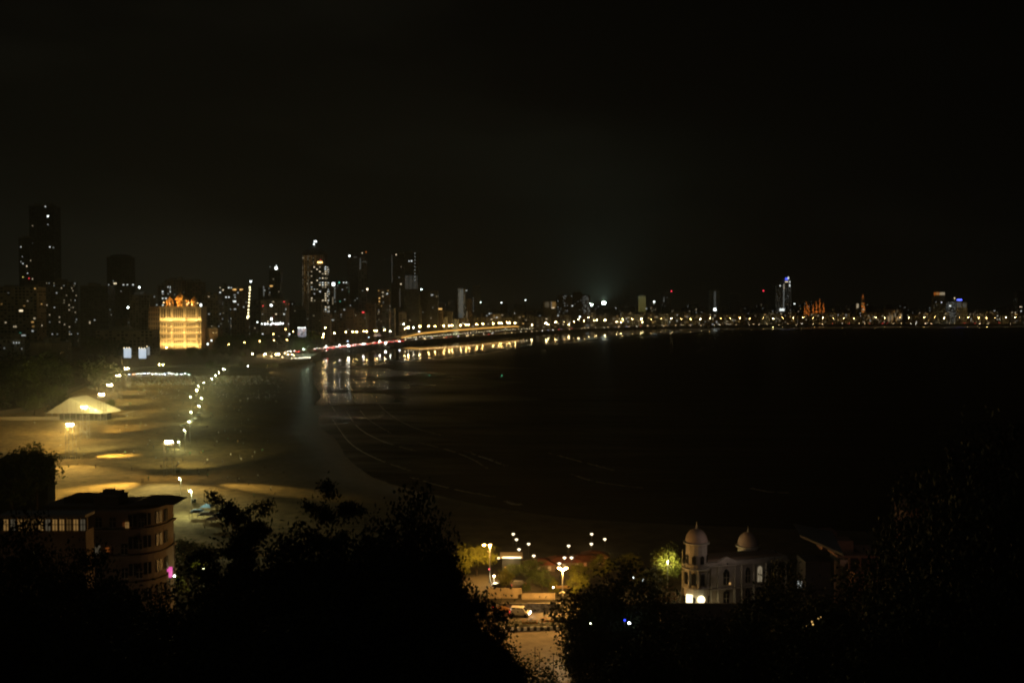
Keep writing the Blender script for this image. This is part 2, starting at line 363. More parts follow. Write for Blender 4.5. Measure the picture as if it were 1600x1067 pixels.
gx = np.concatenate([[-26000, -6000], np.arange(-600, 2400, 60), [6000, 32000]]); gy = np.concatenate([np.arange(-60, 4300, 60), [8000, 42000]])
me = bpy.data.meshes.new('sea'); X_, Y_ = np.meshgrid(gx, gy); nx_ = len(gx)
i_ = (np.arange(len(gy)-1)[:, None]*nx_+np.arange(nx_-1)[None, :]).ravel()
me.from_pydata(np.stack([X_.ravel(), Y_.ravel(), X_.ravel()*0], 1).tolist(), [], np.stack([i_, i_+1, i_+nx_+1, i_+nx_], 1).tolist())
dc = np.min(np.hypot(X_.ravel()[:, None]-CPX[None, :], Y_.ravel()[:, None]-CPY[None, :]), 1)
at = me.attributes.new('shelter', 'FLOAT', 'POINT'); at.data.foreach_set('value', np.clip(dc/(60+.16*np.clip(Y_.ravel(), 0, 4000)), 0, 1).astype('f'))
me.materials.append(seam); o = link('sea', me); o['kind'] = 'structure'
# broken wave crests running on to the sand
m = MB()
def crest(pts, w):
    P = smooth_line([G(x, y, .08) for x, y in pts], 7); n = len(P)
    for i in range(n-1):
        t0, t1 = math.sin(math.pi*i/n), math.sin(math.pi*(i+1)/n)
        a, b_ = P[i], P[i+1]; d = (b_-a).normalized(); q = Vector((-d.y, d.x, 0))
        j0, j1 = rnd.uniform(.4, 1.3), rnd.uniform(.4, 1.3)
        if rnd.random() < .12: continue
        m.quad(a-q*w*t0*j0, b_-q*w*t1*j1, b_+q*w*t1, a+q*w*t0)
        for _ in range(4):
            c = a.lerp(b_, rnd.random())+q*rnd.uniform(-2.5, 4)*w; r = rnd.uniform(.1, .5)
            m.quad(c, c+d*r*3, c+d*r*3+q*r*.5, c+q*r*.5)
for pts, w in (([(728, 705), (750, 713), (768, 719), (788, 727)], .5), ([(650, 690), (700, 703), (735, 716), (760, 731)], .22), ([(790, 782), (796, 786), (804, 788), (812, 788)], .35),
               ([(855, 707), (900, 719), (960, 735)], .22), ([(540, 640), (560, 668), (600, 690), (650, 704)], .3), ([(520, 655), (545, 690), (585, 715), (640, 735)], .25),
               ([(575, 610), (600, 640), (640, 665), (690, 680)], .22), ([(545, 598), (552, 620), (570, 650), (610, 676)], .25), ([(890, 740), (930, 752), (1000, 762)], .2), ([(1170, 762), (1200, 768), (1230, 770)], .3),
               ([(505, 600), (512, 622), (528, 650)], .2), ([(640, 745), (700, 762), (770, 776)], .25)): crest(pts, w)
o = m.build('surf_foam', mat('foam', (.7, .7, .66), .7, .3, 1.5)); o['kind'] = 'stuff'
# ---------------------------------------------------------------- trees
def leafmat(name, col):
    m = mat(name, col, .75, .45, .5, spec=.3); return m
LEAF = [leafmat('leaf_green', (.075, .105, .03)), leafmat('leaf_dark', (.03, .045, .018)), leafmat('leaf_yellow_green', (.13, .14, .015)), leafmat('leaf_brown', (.09, .06, .03))]
def crown_mesh(name, seed, h, rx, z0, n_cl, per, leaf, style='round', aspect=.5):
    """leaf-sized faces in clumps spread through an uneven crown"""
    r = np.random.default_rng(seed); V = []; 
    if style == 'round':
        d = r.normal(size=(n_cl, 3)); d /= np.linalg.norm(d, axis=1)[:, None]; q = r.uniform(.35, 1, n_cl)**.5
        lob = 1+.28*np.sin(d[:, 0]*3.1+seed)+.22*np.cos(d[:, 2]*4+d[:, 1]*3+seed*2)
        c = d*(q*lob)[:, None]*np.array([rx, rx, (h-z0)/2]); c[:, 2] += (h+z0)/2
        s = r.uniform(.09, .2, n_cl)*rx
        off = r.normal(size=(n_cl, per, 3))*s[:, None, None]*np.array([1, 1, .6])
    elif style == 'branch':  # feathery sprays strung along long level branches
        nb = n_cl//9; u = r.uniform(0, 1, nb)**.8; az = r.uniform(0, 6.283, nb); ln = rx*(1.12-.62*u)*r.uniform(.55, 1.1, nb); sl = r.uniform(-.02, .3, nb)+.25*u
        tt = np.tile(np.linspace(.3, 1, 9), nb); k = np.repeat(np.arange(nb), 9); q = tt*ln[k]
        c = np.stack([np.cos(az[k])*q, np.sin(az[k])*q, z0+(h-z0)*(.12+.8*u[k])+q*sl[k]-q*q/rx*.22], 1); n_cl = len(c)
        s = rx*.05*r.uniform(.7, 1.3, n_cl); off = r.normal(size=(n_cl, per, 3))*s[:, None, None]*np.array([1, 1, .3])
        lat = r.normal(size=(n_cl, per))*(rx*.075); off[:, :, 0] -= lat*np.sin(az[k])[:, None]; off[:, :, 1] += lat*np.cos(az[k])[:, None]; off[:, :, 2] -= np.abs(lat)*.45
    elif style == 'layer':   # flat sprays held out on long branches
        ang = r.uniform(0, 6.283, n_cl); rad = rx*r.uniform(.15, 1, n_cl)**.7
        lay = r.integers(0, 6, n_cl)/5.0; rad = rad*(1.1-.75*lay**1.5)
        c = np.stack([np.cos(ang)*rad, np.sin(ang)*rad, z0+(h-z0)*lay-rad*.12+r.normal(size=n_cl)*.12], 1)
        s = r.uniform(.06, .13, n_cl)*rx
        off = r.normal(size=(n_cl, per, 3))*s[:, None, None]*np.array([1, 1, .1])
        off[:, :, 2] -= (off[:, :, 0]**2+off[:, :, 1]**2)*.35
    else:                    # drooping plumes
        d = r.normal(size=(n_cl, 3)); d[:, 2] = np.abs(d[:, 2])*.9; d /= np.linalg.norm(d, axis=1)[:, None]
        q = r.uniform(.3, 1, n_cl)**.6; c = d*q[:, None]*np.array([rx, rx, h-z0]); c[:, 2] += z0
        s = r.uniform(.07, .15, n_cl)*rx; tt = r.uniform(-1, 1, (n_cl, per))
        dirn = d.copy(); dirn[:, 2] = 0; dirn /= np.linalg.norm(dirn, axis=1)[:, None]+1e-6
        off = tt[:, :, None]*dirn[:, None, :]*(s*2.4)[:, None, None]+r.normal(size=(n_cl, per, 3))*s[:, None, None]*.35
        off[:, :, 2] -= (tt+.4)**2*(s*1.3)[:, None]
    p = (c[:, None, :]+off).reshape(-1, 3); n = len(p)
    u = r.normal(size=(n, 3)); u[:, 2] *= .5; u /= np.linalg.norm(u, axis=1)[:, None]
    w = np.cross(u, r.normal(size=(n, 3))); w /= np.linalg.norm(w, axis=1)[:, None]
    L_ = leaf*r.uniform(.6, 1.3, n)[:, None]
    v = np.stack([p-u*L_, p+w*L_*aspect, p+u*L_, p-w*L_*aspect], 1).reshape(-1, 3)
    f = np.arange(4*n).reshape(-1, 4)
    me = bpy.data.meshes.new(name); me.from_pydata(v.tolist(), [], f.tolist()); return me, c
def trunk_mesh(name, seed, h, rx, z0, cs, rad, nb=14, twigs=0):
    r = random.Random(seed); m = MB(); top = z0+(h-z0)*.45; p = Vector((0, 0, -1.5)); k = 5
    joints = [p]
    for i in range(1, k+1):
        q = Vector((r.uniform(-.3, .3)*rad*2, r.uniform(-.3, .3)*rad*2, -1.5+(top+1.5)*i/k)); m.bar(p, q, rad*(1.1-.13*(i-1)), 7, 0, rad*(1.1-.13*i)); p = q; joints.append(p)
    for i in range(nb+twigs):
        c = Vector(cs[r.randrange(len(cs))].tolist()); j = joints[r.randint(2, k)]
        mid = j.lerp(c, .5)+Vector((0, 0, r.uniform(0, .12)*h)); m.bar(j, mid, rad*.42, 5, 0, rad*.24)
        e = c if i < nb else c+(c-mid)*.6
        m.bar(mid, e, rad*.24, 4, 0, rad*.04)
    return m.mesh(name, bark)
TV = {}
def variant(key, seed, h, rx, z0, n_cl, per, leaf, style, mt, rad=.3, aspect=.5, twigs=0):
    me, c = crown_mesh('tree_crown_'+key, seed, h, rx, z0, n_cl, per, leaf, style, aspect); me.materials.append(LEAF[mt])
    TV[key] = (me, trunk_mesh('tree_trunk_'+key, seed, h, rx, z0, c, rad, twigs=twigs), h)
variant('far1', 1, 12, 5.5, 3, 60, 17, .55, 'round', 1)
variant('far2', 2, 12, 6.5, 4, 70, 17, .55, 'round', 0)
variant('far3', 3, 12, 4.2, 2.5, 50, 17, .5, 'round', 1)
variant('mid1', 4, 10, 4.6, 2.6, 150, 26, .26, 'round', 0)
variant('mid2', 5, 10, 5.4, 3.2, 170, 26, .26, 'round', 2)
variant('mid3', 6, 10, 4.2, 2, 150, 26, .26, 'droop', 1)
variant('near1', 7, 14, 6.2, 3.5, 300, 66, .235, 'round', 1, .35)
variant('near2', 8, 14, 6.4, 4.5, 297, 46, .17, 'branch', 1, .28, .36)
variant('near3', 9, 14, 5.6, 4, 260, 68, .245, 'droop', 1, .3, .32, 10)
def palm_meshes(seed):
    r = random.Random(seed); m = MB(); p = Vector((0, 0, -1)); 
    for i in range(6):
        q = Vector((.12*(i+1)**1.3*r.choice((1, 1, -1)), .1*i, -1+(10.5)*(i+1)/6)); m.bar(p, q, .24-.02*i, 6, 0, .22-.02*i); p = q
    c = MB()
    for k in range(16):
        a = k*2.4+r.uniform(-.2, .2); up = r.uniform(-.1, 1.0); d = Vector((math.cos(a), math.sin(a), 0)); s = Vector((-d.y, d.x, 0)); b = p.copy(); w = .05
        for i in range(6):
            e = b+d*.75+Vector((0, 0, up-.34*i)); w2 = .5*math.sin(math.pi*(i+1)/6.6)
            c.quad(b+s*w-Vector((0, 0, w*.6)), b, e, e+s*w2-Vector((0, 0, w2*.6))); c.quad(b, b-s*w-Vector((0, 0, w*.6)), e-s*w2-Vector((0, 0, w2*.6)), e); b = e; w = w2
    return c.mesh('palm_crown', LEAF[0]), m.mesh('palm_trunk', bark), 12
TV['palm1'] = palm_meshes(3); TV['palm2'] = palm_meshes(9)
def tree(key, x, y, z, top, label, group=None, width=1.0, rz=None, name='tree', leaf=None):
    cme, tme, h = TV[key]; s = max(.2, (top-z)/h)
    t = thing(name, label, 'palm' if 'palm' in key else 'tree', (x, y, z), rnd.uniform(0, 6.28) if rz is None else rz, group); t.scale = (s*width, s*width, s)
    c = link('crown', cme, t); link('trunk', tme, t)
    if leaf is not None:
        c.data = VAR.get((key, leaf)) or VAR.setdefault((key, leaf), cme.copy()); c.data.materials.clear(); c.data.materials.append(LEAF[leaf])
    return t
VAR = {}
# ---------------------------------------------------------------- far town
def height_at(py, D): return A(800, py, D).z
def tower(name, label, x0, x1, yt, D, mt=0, lit=.06, cols='wcc', lev=(1, 2, 2, 3), depth=None, yaw=0, floor=3.6, bay=4.0, crown=None, lits=(), group=None, base=PZ, cat='building',
          bands=True, seed=None, glassy=.6, half=None, ledge=0.25, roofbits=True):
    r = random.Random(seed if seed is not None else int(x0*7+D))
    if x1 > 494: D = max(D, max(clear_D(x, 82 if x < 858 else 64) for x in (x0, x1) if x > 480)+3)
    s = M1(D)
    w = (x1-x0)*s; zt = height_at(yt, D)-base; xc = (x0+x1)/2
    c = A(xc, 482, D); depth = depth or max(10, min(w, 26))
    t = thing(name, label, cat, (c.x, D+depth/2, base), yaw, group)
    b = MB(); b.box(0, 0, -2, w, depth, zt+2, 0)
    nf = max(2, int(zt/floor)); fh = zt/nf; nb = max(2, int(w/bay)); bw = w/nb; nd = max(1, int(depth/bay)); bd = depth/nd
    if bands:
        for i in range(1, nf): b.box(0, 0, i*fh-.2, w+2*ledge, depth+2*ledge, .35, 0)
    for i in range(0, nb+1, max(1, nb//4)): b.box(-w/2+i*bw, -depth/2-ledge*.5, 0, .5, ledge+.62, zt, 0)
    b.build('wall', mt if not isinstance(mt, int) else concrete[mt], t)
    p = MB(); p.box(0, 0, zt+.001, w+.6, depth+.6, 1.1)
    if roofbits:
        for k in range(2): p.box(r.uniform(-w*.3, w*.3), r.uniform(-2, 2), zt+1.1, w*r.uniform(.12, .3), depth*.4, r.uniform(2, 4.5))
    p.build('roof', concrete[0], t)
    dk = MB(); li = MB()
    def put(side, i, f, mb, m=0, grow=1):
        z0, z1 = (f*fh+fh*.4, f*fh+fh*.78) if m else (f*fh+fh*.32, f*fh+fh*.86)
        if side == 0:
            x = -w/2+(i+.5)*bw; q = bw*(.22 if m else .31)*grow; y = -depth/2-.03
            mb.quad((x-q, y, z0), (x+q, y, z0), (x+q, y, z1), (x-q, y, z1), m)
        else:
            y = -depth/2+(i+.5)*bd; q = bd*.31; x = side*(w/2+.03)
            mb.quad((x, y-q, z0), (x, y+q, z0), (x, y+q, z1), (x, y-q, z1), m)
    for f in range(nf):
        for i in range(nb):
            pr = lit
            if half and (i+.5)/nb > half[0]: pr = half[1]
            if r.random() < pr: put(0, i, f, li, PI_[(r.choice(cols), r.choice(lev))])
            elif r.random() < glassy: put(0, i, f, dk)
        for sd in (-1, 1):
            for i in range(nd):
                if r.random() < lit: put(sd, i, f, li, PI_[(r.choice(cols), r.choice(lev))])
                elif r.random() < glassy*.7: put(sd, i, f, dk)
    for (px, py, wp, hp, cc, ll) in lits:      # panes and lamps placed singly; the large boxes paint floodlit wall as glow
        q = A(px, py, D); x = q.x-c.x; z = q.z-base; hw, hh = wp*s*(.38 if wp < 3 else .46), hp*s*(.38 if hp < 4 else .48)
        y = -depth/2-.36
        li.box(x, y, z-hh, hw*2, .3, hh*2, PI_[(cc, ll)])
    if dk.v: dk.build('window', glass, t, 'stuff')
    if li.v: li.build('lit_window_and_wall_glow', [glass]+PANES, t, 'stuff')
    if crown: crown(t, w, depth, zt)
    return t
def flood_head(t, loc, col, I, r=1.2, name='flood_lamp', mast=None):
    m = MB(); m.ball(loc, r*.72); m.build(name, glow('flood_%.2f_%.2f_%d' % (col[0], col[2], I), col, I, True), t)
    if mast: m = MB(); m.bar(mast, loc, .35, 5); m.build('mast', darksteel, t)

# left side
tower('tower_block', 'tallest dark tower at the left edge with three white lights near its top', 48, 86, 322, 1700, 4, 0, 'w', (2, 3), crown=None,
      lits=[(71, 323, 1.6, 1.6, 'w', 3), (75, 338, 2, 2, 'w', 4), (75, 351, 1.6, 1.6, 'w', 2), (78, 386, 1.8, 1.8, 'w', 3), (83.5, 387, 1.4, 1.4, 'w', 2), (51, 353, 1.2, 1.6, 'c', 2), (51, 380, 1, 1.2, 'w', 1), (72, 460, 4, 1.4, 'a', 2), (75, 447, 3, 1.2, 'w', 3), (61, 452, 1.5, 2, 'c', 3), (60, 458, 1.4, 3, 'w', 3), (65, 470, 1.5, 3, 'w', 2)], half=None)
tower('tower_block', 'stepped lower wing beside the tallest dark tower, speckled with cream windows', 31, 48, 372, 1690, 4, .008, 'c', (1, 2), lits=[(33, 386, 1.6, 1.8, 'w', 3), (35, 401, 1.2, 1.4, 'w', 2), (33, 409, 1.4, 1.4, 'w', 2), (36, 412, 1.4, 1.4, 'w', 3), (42, 416, 1.5, 3, 'c', 3), (43, 427, 1.4, 1.6, 'w', 3), (36, 433, 1.6, 1.6, 'y', 3), (45.5, 435, 2, 2, 'r', 3), (51, 436, 1.4, 1.4, 'c', 3), (40, 448, 1.4, 1.4, 'c', 2)])
tower('apartment_block', 'broad dim beige slab block at the far left with ledges and a few lit flats', -12, 58, 449, 1350, 1, .02, 'cca', (1, 2), bay=5, floor=4, ledge=.8,
      lits=[(13, 458, 1.4, 2, 'w', 1), (38, 478, 4, 2.6, 'a', 1), (33, 485.5, 6, 3, 'c', 3), (54, 497.5, 3, 3, 'c', 2), (51, 503, 4, 3, 'a', 2), (52, 510, 4, 3, 'a', 1), (23.5, 510.5, 5, 3.4, 'c', 2), (51, 517, 3, 3, 'w', 2), (37, 524, 7, 1.8, 'w', 2), (32, 520, 3, 1.4, 'g', 1)])
tower('apartment_block', 'speckled block right of the tallest dark tower, many small white windows', 60, 110, 441, 1500, 0, .075, 'wcc', (1, 2, 2), bay=3.6)
tower('apartment_block', 'tall slim block with a rounded dark crown left of the lit palace-like hotel', 168, 203, 402, 1750, 4, .006, 'w', (1, 2), lits=[(180, 443, 5, 2.2, 'c', 3), (193, 445, 2, 1.6, 'w', 3), (199, 445, 2, 2, 'w', 3), (170, 450, 1.6, 2, 'c', 2), (208, 445, 2, 2, 'w', 3)],
      crown=lambda t, w, d, z: (lambda m: (m.lathe(0, 0, [(w*.5, z+1.1), (w*.44, z+3.5), (w*.3, z+5)], 14), m.build('rooftop_drum', concrete[4], t)))(MB()))
tower('unlit_block', 'wholly dark square block between the speckled block and the rounded tower', 126, 169, 447, 1450, 4, .004, 'w', (1,), lits=[(170, 445, 1.6, 1.6, 'w', 2)])
tower('apartment_block', 'low dark block with one bright rooftop lamp right of the rounded tower', 203, 234, 462, 1500, 0, .02, 'wc', (1, 2), lits=[(218, 449, 1, 1, 'w', 0)])
tower('apartment_block', 'dark tower with stepped roof rising behind the left dome of the golden hotel', 258, 284, 438, 1620, 3, .02, 'wc', (1, 2), lits=[(254, 449, 1.5, 2, 'w', 3), (259, 455, 1.5, 2, 'w', 3), (254, 458, 1.5, 2, 'r', 1)])
tower('apartment_block', 'dark tower rising behind the right dome of the golden hotel', 288, 314, 441, 1640, 3, .008, 'c', (1,))
tower('apartment_block', 'narrow block with three columns of white windows left of the golden hotel', 247, 262, 447, 1600, 0, .25, 'w', (2, 3))
tower('apartment_block', 'block right of the golden hotel with thinly scattered windows', 316, 341, 462, 1500, 0, .06, 'wc', (1, 2), lits=[(314, 477, 2.4, 4, 'w', 4)])
tower('apartment_block', 'busy block with many small white windows, right of the golden hotel', 342, 360, 448, 1560, 0, .22, 'wcw', (2, 3))
tower('twin_roof_block', 'dark block with two orange-lit rooftop rooms and a white lit stair column', 361, 383, 452, 1540, 3, .05, 'w', (2,), lits=[(366.5, 452.5, 6, 2.4, 'a', 3), (377, 452.5, 5, 2.2, 'a', 3), (366.5, 461, 4, 3, 'w', 1), (366.5, 471, 5, 3, 'w', 3), (367, 483, 4, 2, 'w', 2)])
tower('apartment_block', 'dim tower with one orange rooftop sign left of the slim spire block', 404, 420, 449, 1680, 4, .08, 'wc', (1, 2), lits=[(412, 455, 1.6, 16, 'w', 1)])
tower('spire_block', 'slim stepped tower with a bright white lamp on its roof', 421, 438, 422, 1750, 4, .015, 'wc', (1, 2), lits=[(424, 447, 4.5, 2.2, 'a', 3), (431.5, 419, 3, 4, 'w', 4), (432, 415, 1.6, 2, 'w', 3), (422, 417, 1, 1, 'w', 2)])
tower('apartment_block', 'low speckled block at the foot of the slim spire block', 408, 446, 470, 1500, 0, .10, 'wcr', (1, 2, 3), lits=[(411, 478, 2, 2, 'r', 3), (424, 477, 3, 3.6, 'w', 4)])
for (a, b_, yt, D, lab) in ((446, 474, 478, 2300, 'low far roofline left of the warm striped tower'), (520, 545, 470, 1900, 'dark mid-rise between the striped tower and the twin cranes tower')):
    tower('apartment_block', lab, a, b_, yt, D, 0, .10, 'cwa', (2, 3))
# string of construction lamps on a hoist tower
t = thing('hoist_mast', 'lattice hoist mast hung with a wavy string of yellow lamps and a white top lamp', 'mast', (*A(391, 482, 1450).xy, PZ))
m = MB(); z1 = height_at(441, 1450)-PZ
for sx in (-1.2, 1.2):
    for sy in (-1.2, 1.2): m.bar((sx, sy, 0), (sx, sy, z1), .16, 4)
for k in range(int(z1/2.6)): m.bar((-1.2, -1.2, k*2.6), (1.2, -1.2, k*2.6+2.6), .1, 4); m.bar((1.2, 1.2, k*2.6), (-1.2, 1.2, k*2.6+2.6), .1, 4)
m.build('lattice', darksteel, t)
flood_head(t, (1.5, -1.5, z1+1), (.9, 1, 1), 20, 1.1)
for k, (dx, py) in enumerate([(-.5, 449), (0, 453), (-1, 458), (-1.2, 463), (-1.6, 468), (-2, 473), (-2.4, 478), (-3, 484), (-3.2, 489), (-3.2, 494), (-4.6, 496)]):
    m = MB(); m.ball((dx*M1(1450)+.5, -1.6, height_at(py, 1450)-PZ), .85 if k < 9 else 1.2, 0, 1.6); m.build('string_lamp', glow('string_lamp', (1, .85, .45), 5), t)

# tower A: warm striped slab with pyramid roof + front block of white windows
def crownA(t, w, d, z):
    m = MB(); m.lathe(0, 0, [(w*.72, z+1.1), (w*.5, z+10), (w*.22, z+17), (.3, z+19)], 4, 0, math.pi/4, math.pi/4+2*math.pi); m.build('pyramid_roof', concrete[0], t)
    q = MB(); q.box(1.5, 0, z+27, 5, .6, 3, 0); q.box(-1.4, 0, z+21.5, 2.2, .6, 3.2, 0); q.build('roof_beacon', glow('beacon_white', (.9, 1, 1), 4), t)
    m = MB(); m.bar((0, .4, z+18), (0, .4, z+28), .3, 5); m.build('beacon_mast', darksteel, t)
    st = MB()
    for i, x in enumerate(np.linspace(-w*.47, w*.47, 13)):
        n = 34 if x < -2 else (12 if x < w*.33 else 10)
        for k in range(n):
            if rnd.random() < .12: continue
            st.box(x, -d/2-.35, z-3-k*3.6, 1.0, .2, 2.5, PI_[('a' if i % 3 else 'c', 0 if k > 20 or x > 4 else rnd.choice((0, 1, 1)))])
    st.build('stair_light_strip', [glass]+PANES, t, 'stuff')
tower('striped_tower', 'tall tower with warm vertical light stripes, pyramid roof and white beacon', 472.5, 508, 399, 2000, 3, .02, 'c', (1, 2), crown=crownA, seed=3)
tower('apartment_tower', 'front tower dense with bright cream windows before the striped tower', 485, 511, 416, 1900, 0, .42, 'wcc', (2, 3, 3), bay=4.6, floor=4.2, seed=11, lits=[(500, 410, 8, 2.4, 'a', 4), (501, 406, 1.4, 1.4, 'r', 3)], half=(.8, .75))
tower('podium_block', 'low block with an orange-lit terrace at the foot of the striped tower', 486, 502, 484, 1850, 3, .05, 'a', (1,), lits=[(493, 488, 12, 3, 'a', 0), (492, 485, 4, 2.6, 'c', 3)])
tower('apartment_block', 'block with a pinkish white stair light beside the bright blue-white roof lamp', 517, 526, 446, 1880, 1, .04, 'w', (1,), lits=[(523, 458, 1.2, 20, 'w', 1), (521, 444, 4, 4.6, 'w', 4), (520, 470, 2, 12, 'c', 1)])
tower('apartment_block', 'dark block topped by small teal and white lamps', 526, 544, 442, 1860, 4, .07, 'wg', (1, 2), lits=[(530, 441.5, 2.4, 1.8, 'g', 3), (537, 441.5, 2, 1.8, 'w', 3), (541, 441.5, 2, 1.8, 'w', 3)])
# tower B
def crownB(t, w, d, z):
    m = MB()
    for x in (-w*.38, -w*.1, w*.2, w*.4): m.bar((x, 0, z+1), (x+rnd.uniform(-1, 1), 0, z+rnd.uniform(6, 12)), .4, 4)
    m.bar((-w*.5, 0, z+9), (w*.1, 0, z+11), .35, 4); m.build('crane', darksteel, t)
tower('unfinished_tower', 'unfinished dark tower with crane arms, a white lamp and a red lamp on top', 542.5, 560, 398, 1950, 4, .004, 'w', (1,), crown=crownB, lits=[(546, 400, 2.6, 3, 'w', 4), (555, 402, 6, 1.6, 'w', 0), (543, 475, 1.4, 1.4, 'w', 2)])
tower('unfinished_tower', 'paler unfinished half-tower joined to the crane tower, ribbed top lit grey', 560.5, 573, 403, 1940, 0, .004, 'w', (1,), lits=[(566, 395.5, 1.6, 1.6, 'c', 3), (572, 394, 1.8, 2.4, 'o', 2), (563, 412, 2, 18, 'w', 0), (569, 409, 7, 1.2, 'w', 0), (574, 452, 2.2, 3, 'c', 4)])
tower('apartment_block', 'block with a column of orange windows right of the unfinished towers', 590, 608, 453, 1700, 3, .14, 'wca', (1, 2), lits=[(593, 466, 2.6, 2, 'a', 3), (593, 471, 2.6, 2, 'a', 3), (598, 457, 3, 2.6, 'c', 2), (598, 463, 2.6, 3, 'c', 2), (605, 459, 2, 2, 'w', 3), (597, 478, 3, 2, 'a', 2)])
# tower C twins
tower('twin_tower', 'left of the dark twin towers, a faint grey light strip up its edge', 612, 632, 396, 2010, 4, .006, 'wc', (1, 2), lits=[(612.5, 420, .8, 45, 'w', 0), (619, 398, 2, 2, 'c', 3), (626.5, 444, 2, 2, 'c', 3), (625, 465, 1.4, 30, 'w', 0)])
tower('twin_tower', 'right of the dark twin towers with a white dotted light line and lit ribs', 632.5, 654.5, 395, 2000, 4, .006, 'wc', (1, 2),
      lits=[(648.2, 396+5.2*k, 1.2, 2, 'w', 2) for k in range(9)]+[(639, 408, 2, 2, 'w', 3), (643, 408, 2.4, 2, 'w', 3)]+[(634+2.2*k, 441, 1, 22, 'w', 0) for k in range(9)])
t = tower('building_site', 'dark netted building site block with two greenish work lamps on its roof', 632, 684, 455, 2060, 4, .05, 'wc', (1, 2), lits=[(675, 461, 4, 2, 'w', 2), (682, 463, 1.4, 3, 'c', 1), (661, 488, 1.6, 1.6, 'w', 1)])
S_ = M1(2060)
flood_head(t, (0, -4, height_at(451.5, 2060)-PZ), (.75, 1, .92), 16, 2.0, mast=(0, -4, height_at(455, 2060)-PZ)); flood_head(t, (-6.5*S_, -4, height_at(443, 2060)-PZ), (.85, 1, 1), 16, 2.3, mast=(-6.5*S_, -4, height_at(455, 2060)-PZ))
lamp('SPOT', t, (-10, 6, height_at(444, 2060)-PZ), 60000, (.8, 1, .92), .8, 110, (-16, 140, 150), .8)
tower('apartment_block', 'broad low block with dim ledges and a red rooftop sign in front of the towers', 512, 572, 489, 1560, 1, .02, 'wc', (1, 2), ledge=.8, lits=[(567.5, 488, 4, 2.6, 'r', 3), (534, 495.5, 4, 1.4, 'w', 3), (520, 500, 4, 1.4, 'w', 2), (534, 497.5, 3, 2.6, 'c', 3), (556, 492.5, 1.6, 1.6, 'c', 2)])
tower('twin_roof_block', 'brown block with two orange-lit roof rooms above the pale floodlit hall', 669, 691.5, 482, 2090, 3, .08, 'a', (0, 0, 1), lits=[(673, 482.8, 9, 2.6, 'a', 3), (685.5, 482.8, 11, 2.6, 'a', 3)])
# floodlit pale hall
t = tower('floodlit_hall', 'pale greenish-white floodlit hall at the start of the flyover', 680, 698, 496, 2120, 5, .0, 'w', (1,), glassy=0, roofbits=False, bands=False)
for x in (-5, 4): lamp('SPOT', t, (x, -30, 1.2), 14000, (.95, 1, .55), .4, 90, (x*.6, -5, 26), .6)
t = tower('floodlit_hall', 'dimmer pale wing right of the floodlit hall', 698.5, 716, 499, 2140, 5, .0, 'w', (1,), glassy=.1, roofbits=False, bands=False)
lamp('SPOT', t, (4, -30, 1.2), 5000, (.95, 1, .6), .4, 90, (2, -5, 12), .6)
tower('slab_tower', 'slim pale tower right of the floodlit hall, floodlit along one side', 715, 727, 451, 2320, 5, .01, 'w', (1,), lits=[(720.5, 475, 8, 48, 'w', 0), (729, 454, 3, 1.6, 'w', 2)])  # floodlit side is painted as one dim glowing panel
tower('slab_tower', 'dark tower behind the slim pale tower, a dotted line of lights down its edge', 738, 751, 448, 2500, 4, .02, 'w', (1,), lits=[(739.5, 466+4*k, 1, 1.6, 'w', 1) for k in range(6)])
tower('apartment_block', 'narrow dark block with a vertical warm strip left of the slab towers', 730, 737, 468, 2100, 3, .08, 'c', (1, 2), lits=[(729.7, 493, 1.4, 14, 'c', 1)])
tower('lit_block', 'square low block floodlit cream and orange on its right half', 849, 869, 471, 2900, 1, .0, 'c', (1,), glassy=0, lits=[(855, 476, 7, 9, 'c', 0), (865, 476, 7, 9, 'a', 1), (861.5, 476, .8, 10, 'w', 1), (864, 481, 5, 1.2, 'c', 3)])  # cream and orange floodlight put in as glowing panels on the face
tower('office_block', 'large dark block peppered with tiny white windows left of the stadium glow', 871, 894, 462, 3000, 0, .16, 'w', (1, 2))
tower('office_block', 'tallest dark block just left of the stadium glow', 895, 909, 457, 3020, 4, .03, 'w', (1,))
tower('office_block', 'dark block with dense white windows beside the stadium glow', 909.5, 922, 462, 2990, 0, .42, 'w', (1, 2, 2))
tower('faint_tower', 'faint grey tower dissolving in the glow right of the stadium', 974, 984, 438, 4300, 0, .0, 'w', (1,), glassy=.1)
tower('yellow_tower', 'tower floodlit yellow-green, right of the stadium glow', 998, 1008.5, 462, 3450, 1, .0, 'w', (1,), glassy=.1, lits=[(998.6+1.9*k, 475, 1.2, 25, 'y', 1) for k in range(6)])  # floodlight on this facade is painted as tall glowing strips
tower('dark_tower', 'dark twin tower between the yellow tower and the red mast lamp', 1034, 1049, 458, 3500, 4, .02, 'w', (1,), lits=[(1037.5, 468, .9, 9, 'w', 1)])
t = thing('radio_mast', 'thin mast with a red lamp above the middle of the bay', 'mast', (*A(1049, 482, 3550).xy, PZ)); m = MB(); z1 = height_at(454, 3400)-PZ; m.bar((0, 0, 0), (0, 0, z1), .8, 5, 0, .3); m.build('pole', darksteel, t); m = MB(); m.ball((0, 0, z1), 2.0); m.build('beacon', glow('beacon_red', (1, .04, .08), 4), t)
t = thing('radio_mast', 'thin mast with a red lamp left of the tower with the blue roof light', 'mast', (*A(1192.5, 482, 3700).xy, PZ)); m = MB(); z1 = height_at(454.5, 3700)-PZ; m.bar((0, 0, 0), (0, 0, z1), .8, 5, 0, .3); m.bar((0, 0, z1*.7), (8, 0, 0), .3, 4); m.build('pole', darksteel, t); m = MB(); m.ball((0, 0, z1), 2.2); m.build('beacon', glow('beacon_red', (1, .04, .08), 4), t)
